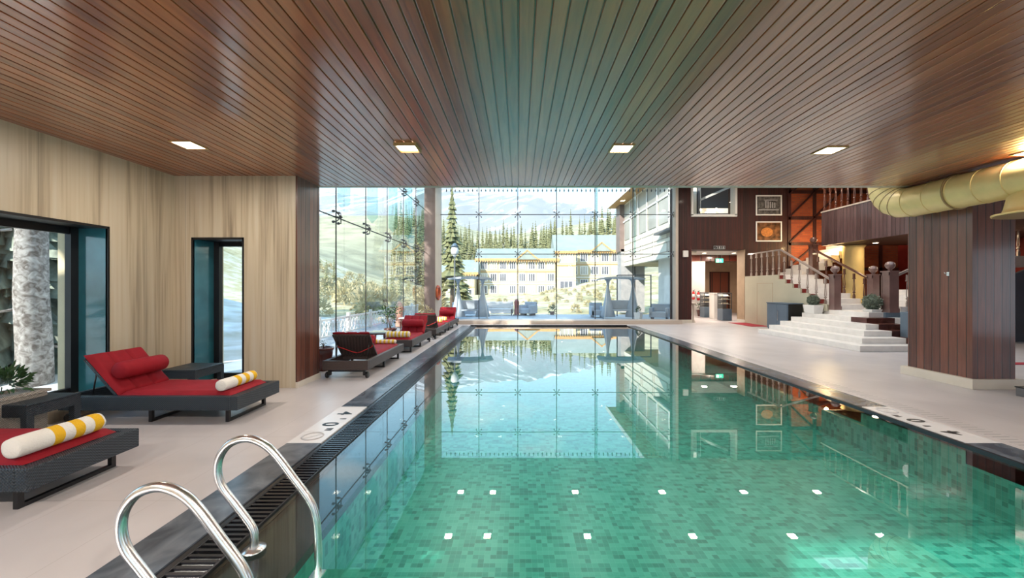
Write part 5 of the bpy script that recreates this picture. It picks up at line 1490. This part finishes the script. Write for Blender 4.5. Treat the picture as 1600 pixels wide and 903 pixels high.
# swing seats
def swing(lab, loc, rz):
    t = thing('swing_seat', lab, 'garden swing', loc, rz, group='canopied swing seats on the terrace')
    m = MB(); 
    prof = [(-1.15, 2.05), (-0.8, 2.13), (0, 2.17), (0.8, 2.13), (1.15, 2.05), (1.1, 2.0), (0.8, 2.03), (0, 2.06), (-0.8, 2.03), (-1.1, 2.0)]
    m.prism(prof, 'Y', -0.55, 0.55); m.build('canopy', M['fabricgrey'], t)
    for s in (-1, 1):
        m = MB(); m.lathe([(0.38, 0.12), (0.27, 0.6), (0.12, 1.2), (0.045, 1.7), (0.10, 1.95), (0.22, 2.05)], (s * 0.62, 0, 0), 12); m.build('drape', M['fabricgrey'], t)
        m = MB()
        for sy in (-1, 1): m.tube([(s * 0.62, 0, 2.0), (s * 0.85, sy * 0.55, 0)], 0.022, 6)
        m.build('leg', M['whitemetal'], t)
    m = MB(); m.box(-0.5, 0.5, -0.25, 0.25, 0.42, 0.50); m.build('seat', M['fabricgrey'], t, bevel=0.02)
    m = MB(); m.box(-0.5, 0.5, 0.20, 0.28, 0.50, 0.95); m.build('backrest', M['fabricgrey'], t, bevel=0.02)
    for sx in (-1, 1):
        m = MB(); m.tube([(sx * 0.48, 0, 0.45), (sx * 0.6, 0, 2.0)], 0.01, 5); m.build('hanger', M['whitemetal'], t)
    return t
swing('canopied swing seat on the terrace at the left, near the corner pier', (-2.45, 19.6, -0.03), 0.15)
swing('canopied swing seat on the terrace at the right, under the hotel wing', (5.2, 19.6, -0.03), -0.1)
# dark pergola frame
t = thing('pergola_frame', 'thin dark rectangular frame standing behind the right swing seat', 'frame', (6.55, 21.6, -0.03))
m = MB(); m.bar((-1.0, 0, 0), (-1.0, 0, 2.3), 0.05); m.bar((0.9, 0, 0), (0.9, 0, 2.3), 0.05); m.bar((-1.03, 0, 2.3), (0.93, 0, 2.3), 0.05); m.build('frame', M['greymetal'], t)
# outdoor sofas and chairs
def sofa(lab, loc, w, rz, mat, grp=None):
    t = thing('garden_sofa', lab, 'sofa', loc, rz, group=grp)
    m = MB(); m.box(-w / 2, w / 2, -0.35, 0.35, 0.12, 0.40); m.build('seat', mat, t, bevel=0.03)
    m = MB(); m.box(-w / 2, w / 2, 0.25, 0.40, 0.40, 0.78); m.build('backrest', mat, t, bevel=0.04)
    for s in (-1, 1):
        m = MB(); m.box(s * (w / 2 - 0.07) - 0.08, s * (w / 2 - 0.07) + 0.08, -0.35, 0.40, 0.12, 0.60); m.build('armrest', mat, t, bevel=0.03)
        m = MB(); m.box(s * (w / 2 - 0.1) - 0.03, s * (w / 2 - 0.1) + 0.03, -0.3, 0.3, 0, 0.12); m.build('leg', M['greymetal'], t)
    return t
sofa('white garden sofa beside the left swing seat', (-1.1, 22.3, -0.03), 1.6, 0, M['white'])
sofa('small grey garden sofa behind the left swing seat', (-2.9, 21.5, -0.03), 1.5, 0.3, M['fabricgrey'])
sofa('grey garden armchair right of the maroon covered parasol', (0.55, 22.2, -0.03), 0.8, -0.6, M['fabricgrey'])
sofa('blue-grey garden armchair left of the right swing seat', (4.25, 20.8, -0.03), 0.7, 0.0, M['fabricgrey'])
sofa('blue-grey garden sofa at the right end of the terrace', (7.1, 19.3, -0.03), 0.9, -0.5, M['fabricgrey'])
t = thing('white_planter', 'white tapered planter with a dark sprig outside the far glass wall', 'planter', (5.72, 18.3, -0.03))
m = MB(); m.lathe([(0.15, 0), (0.23, 0.42), (0.21, 0.42), (0.2, 0.36)], seg=4, smooth=False); m.build('pot', M['white'], t)
m = MB(); leaf_cluster(m, random.Random(3), (0, 0, 0.5), 0.10, 0.18, 60, 0.09); m.build('foliage', M['leaf'], t)
t = thing('small_bush', 'small green plant at the back edge of the terrace', 'plant', (2.0, 22.8, -0.03))
m = MB(); leaf_cluster(m, random.Random(4), (0, 0, 0.2), 0.2, 0.35, 120, 0.12); m.build('foliage', M['leaf'], t)
m = MB(); m.lathe([(0.12, 0), (0.15, 0.2)], seg=10); m.build('pot', M['clay'], t)
# street lantern
t = thing('garden_lantern', 'white globe lantern on a slim post outside near the corner pier', 'lamp post', (-3.75, 22.6, -0.03))
m = MB(); m.tube([(0, 0, 0), (0, 0, 3.4)], 0.035, 8); m.build('post', M['greymetal'], t)
m = MB(); m.lathe([(0.05, 3.4), (0.20, 3.6), (0.24, 3.8), (0.17, 4.0), (0.05, 4.1)], seg=14); m.build('lantern', M['white'], t)
m = MB(); m.lathe([(0.26, 4.0), (0.05, 4.22)], seg=14); m.build('lantern_cap', M['bluegrey'], t)

# hotel wing on the right outside
t = thing('hotel_wing', 'near cream hotel wing with deep eaves at the right of the glass wall', 'building', (8.0, 18.0, -0.3))
zb = -0.3
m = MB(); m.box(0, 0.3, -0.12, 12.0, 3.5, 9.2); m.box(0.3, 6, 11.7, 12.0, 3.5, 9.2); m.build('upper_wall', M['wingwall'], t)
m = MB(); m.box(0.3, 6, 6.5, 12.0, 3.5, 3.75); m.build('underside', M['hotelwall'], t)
m = MB(); m.box(0.9, 1.6, 11.2, 11.9, 0, 3.5); m.build('stone_pillar', M['stonegrey'], t)
m = MB(); m.prism([(-1.05, 8.05), (-1.05, 8.35), (3, 11.6), (7, 8.3), (6.6, 8.1), (3, 11.1)], 'Y', -0.6, 12.6); m.build('roof', M['whitemetal'], t)
m = MB(); m.box(-1.0, 0.3, -0.5, 12.5, 8.15, 8.22); m.build('soffit', M['hoteltrim'], t)
m = MB(); m.box(-0.35, 0.45, 11.0, 12.1, 4.6, 8.2); m.build('corner_tower', M['pier'], t)
m = MB(); m.box(-0.25, 0.75, 11.0, 12.0, 0, 4.8); m.build('stone_pillar', M['stonegrey'], t)
for k in range(6):
    y0_ = 0.5 + k * 1.75
    m = MB(); m.box(-0.06, 0.0, y0_, y0_ + 1.55, 6.85, 8.0); wf = m.build('window', M['hotelglass' if k % 3 == 4 else 'curtain'], t)
    m = MB(); m.box(-0.10, -0.06, y0_ - 0.1, y0_, 5.2, 8.1); m.box(-0.10, -0.06, y0_ - 0.1, y0_ + 1.75, 6.75, 6.85); m.build('window_frame', M['whitemetal'], wf)
    m = MB(); m.box(-0.05, 0.0, y0_, y0_ + 1.55, 5.4, 6.7); m.build('spandrel', M['curtain'], t)
for k in range(5):
    y0_ = 0.4 + k * 2.2
    m = MB()
    for zz in (3.8, 4.55): 
        m.box(-0.03, 0.0, y0_, y0_ + 2.0, zz, zz + 0.05); m.box(-0.03, 0.0, y0_, y0_ + 2.0, zz + 0.5, zz + 0.55); m.box(-0.03, 0, y0_, y0_ + 0.06, zz, zz + 0.55); m.box(-0.03, 0, y0_ + 1.94, y0_ + 2.0, zz, zz + 0.55)
    m.build('panel_moulding', M['piercream'], t)

# far hotel buildings
def hotel(name, lab, loc, w, d_, h, floors, cols, rh, rz=0.0, gable=None, dark=(), eave=0.9):
    t = thing(name, lab, 'building', loc, rz)
    m = MB(); m.box(0, w, 0, d_, -3.0, h); m.build('wall', M['hotelwall'], t)
    m = MB(); m.prism([(-eave, h - 0.15), (-eave, h + 0.15), (d_ / 2, h + rh), (d_ + eave, h + 0.15), (d_ + eave, h - 0.15)], 'X', -eave, w + eave)
    m.build('roof', M['hotelroof'], t)
    m = MB(); m.box(-eave, w + eave, -eave - 0.06, -eave, h - 0.35, h + 0.18)
    x = -eave
    while x < w + eave - 0.3: m.prism([(x, h - 0.35), (x + 0.4, h - 0.35), (x + 0.2, h - 0.75)], 'Y', -eave - 0.05, -eave); x += 0.55
    m.build('eave_trim', M['hoteltrim'], t)
    fh = h / floors; cw = w / cols
    for fl in range(floors):
        if fl > 0:
            m = MB(); m.box(0, w, -0.12, 0, fl * fh - 0.12, fl * fh + 0.06); m.build('band', M['hoteltrim' if fl == floors - 1 else 'whitemetal'], t)
        for c in range(cols):
            x0_ = c * cw + cw * 0.18; x1_ = c * cw + cw * 0.82; z0_ = fl * fh + fh * 0.22; z1_ = fl * fh + fh * 0.80
            m = MB(); m.box(x0_ - 0.12, x1_ + 0.12, -0.10, 0.02, z0_ - 0.12, z1_ + 0.12); wf = m.build('window', M['whitemetal'], t)
            m = MB(); k = 3; ww = (x1_ - x0_) / k
            for q in range(k): m.box(x0_ + q * ww + 0.06, x0_ + (q + 1) * ww - 0.06, -0.14, -0.10, z0_, z1_)
            m.build('pane', M['hotelglass'] if (c + fl * 2) % 3 in dark else M['curtain'], wf)
    if gable:
        for gx in gable:
            m = MB(); m.prism([(gx - 2.4, h - 0.1), (gx + 2.4, h - 0.1), (gx, h + 1.9)], 'Y', -eave - 0.5, d_ / 2); m.build('gable', M['hotelroof'], t)
            m = MB(); m.bar((gx - 2.5, -eave - 0.55, h - 0.1), (gx, -eave - 0.55, h + 1.95), 0.14, 0.3); m.bar((gx + 2.5, -eave - 0.55, h - 0.1), (gx, -eave - 0.55, h + 1.95), 0.14, 0.3); m.build('gable_trim', M['hoteltrim'], t)
    return t
hotel('hotel_building', 'long cream hotel building in the middle distance with two rows of windows', (-9.0, 88, -0.2), 17.5, 10, 8.3, 3, 8, 3.0, gable=[11.0], dark=(0, 1))
hotel('hotel_building', 'right hand cream hotel building, higher up the slope', (9.6, 94, 1.0), 15.5, 10, 9.6, 3, 6, 4.6, gable=[10.5], dark=(0, 2))
hotel('hotel_building', 'small low cream hotel wing left of the main building', (-16.2, 84, -1.2), 6.6, 8, 6.0, 2, 2, 3.2, dark=(1,))
hotel('hotel_building', 'narrow three storey bay between the two far hotel buildings', (8.7, 87.5, 0.6), 4.4, 4.5, 9.2, 3, 1, 1.2, dark=(0,), eave=0.4)
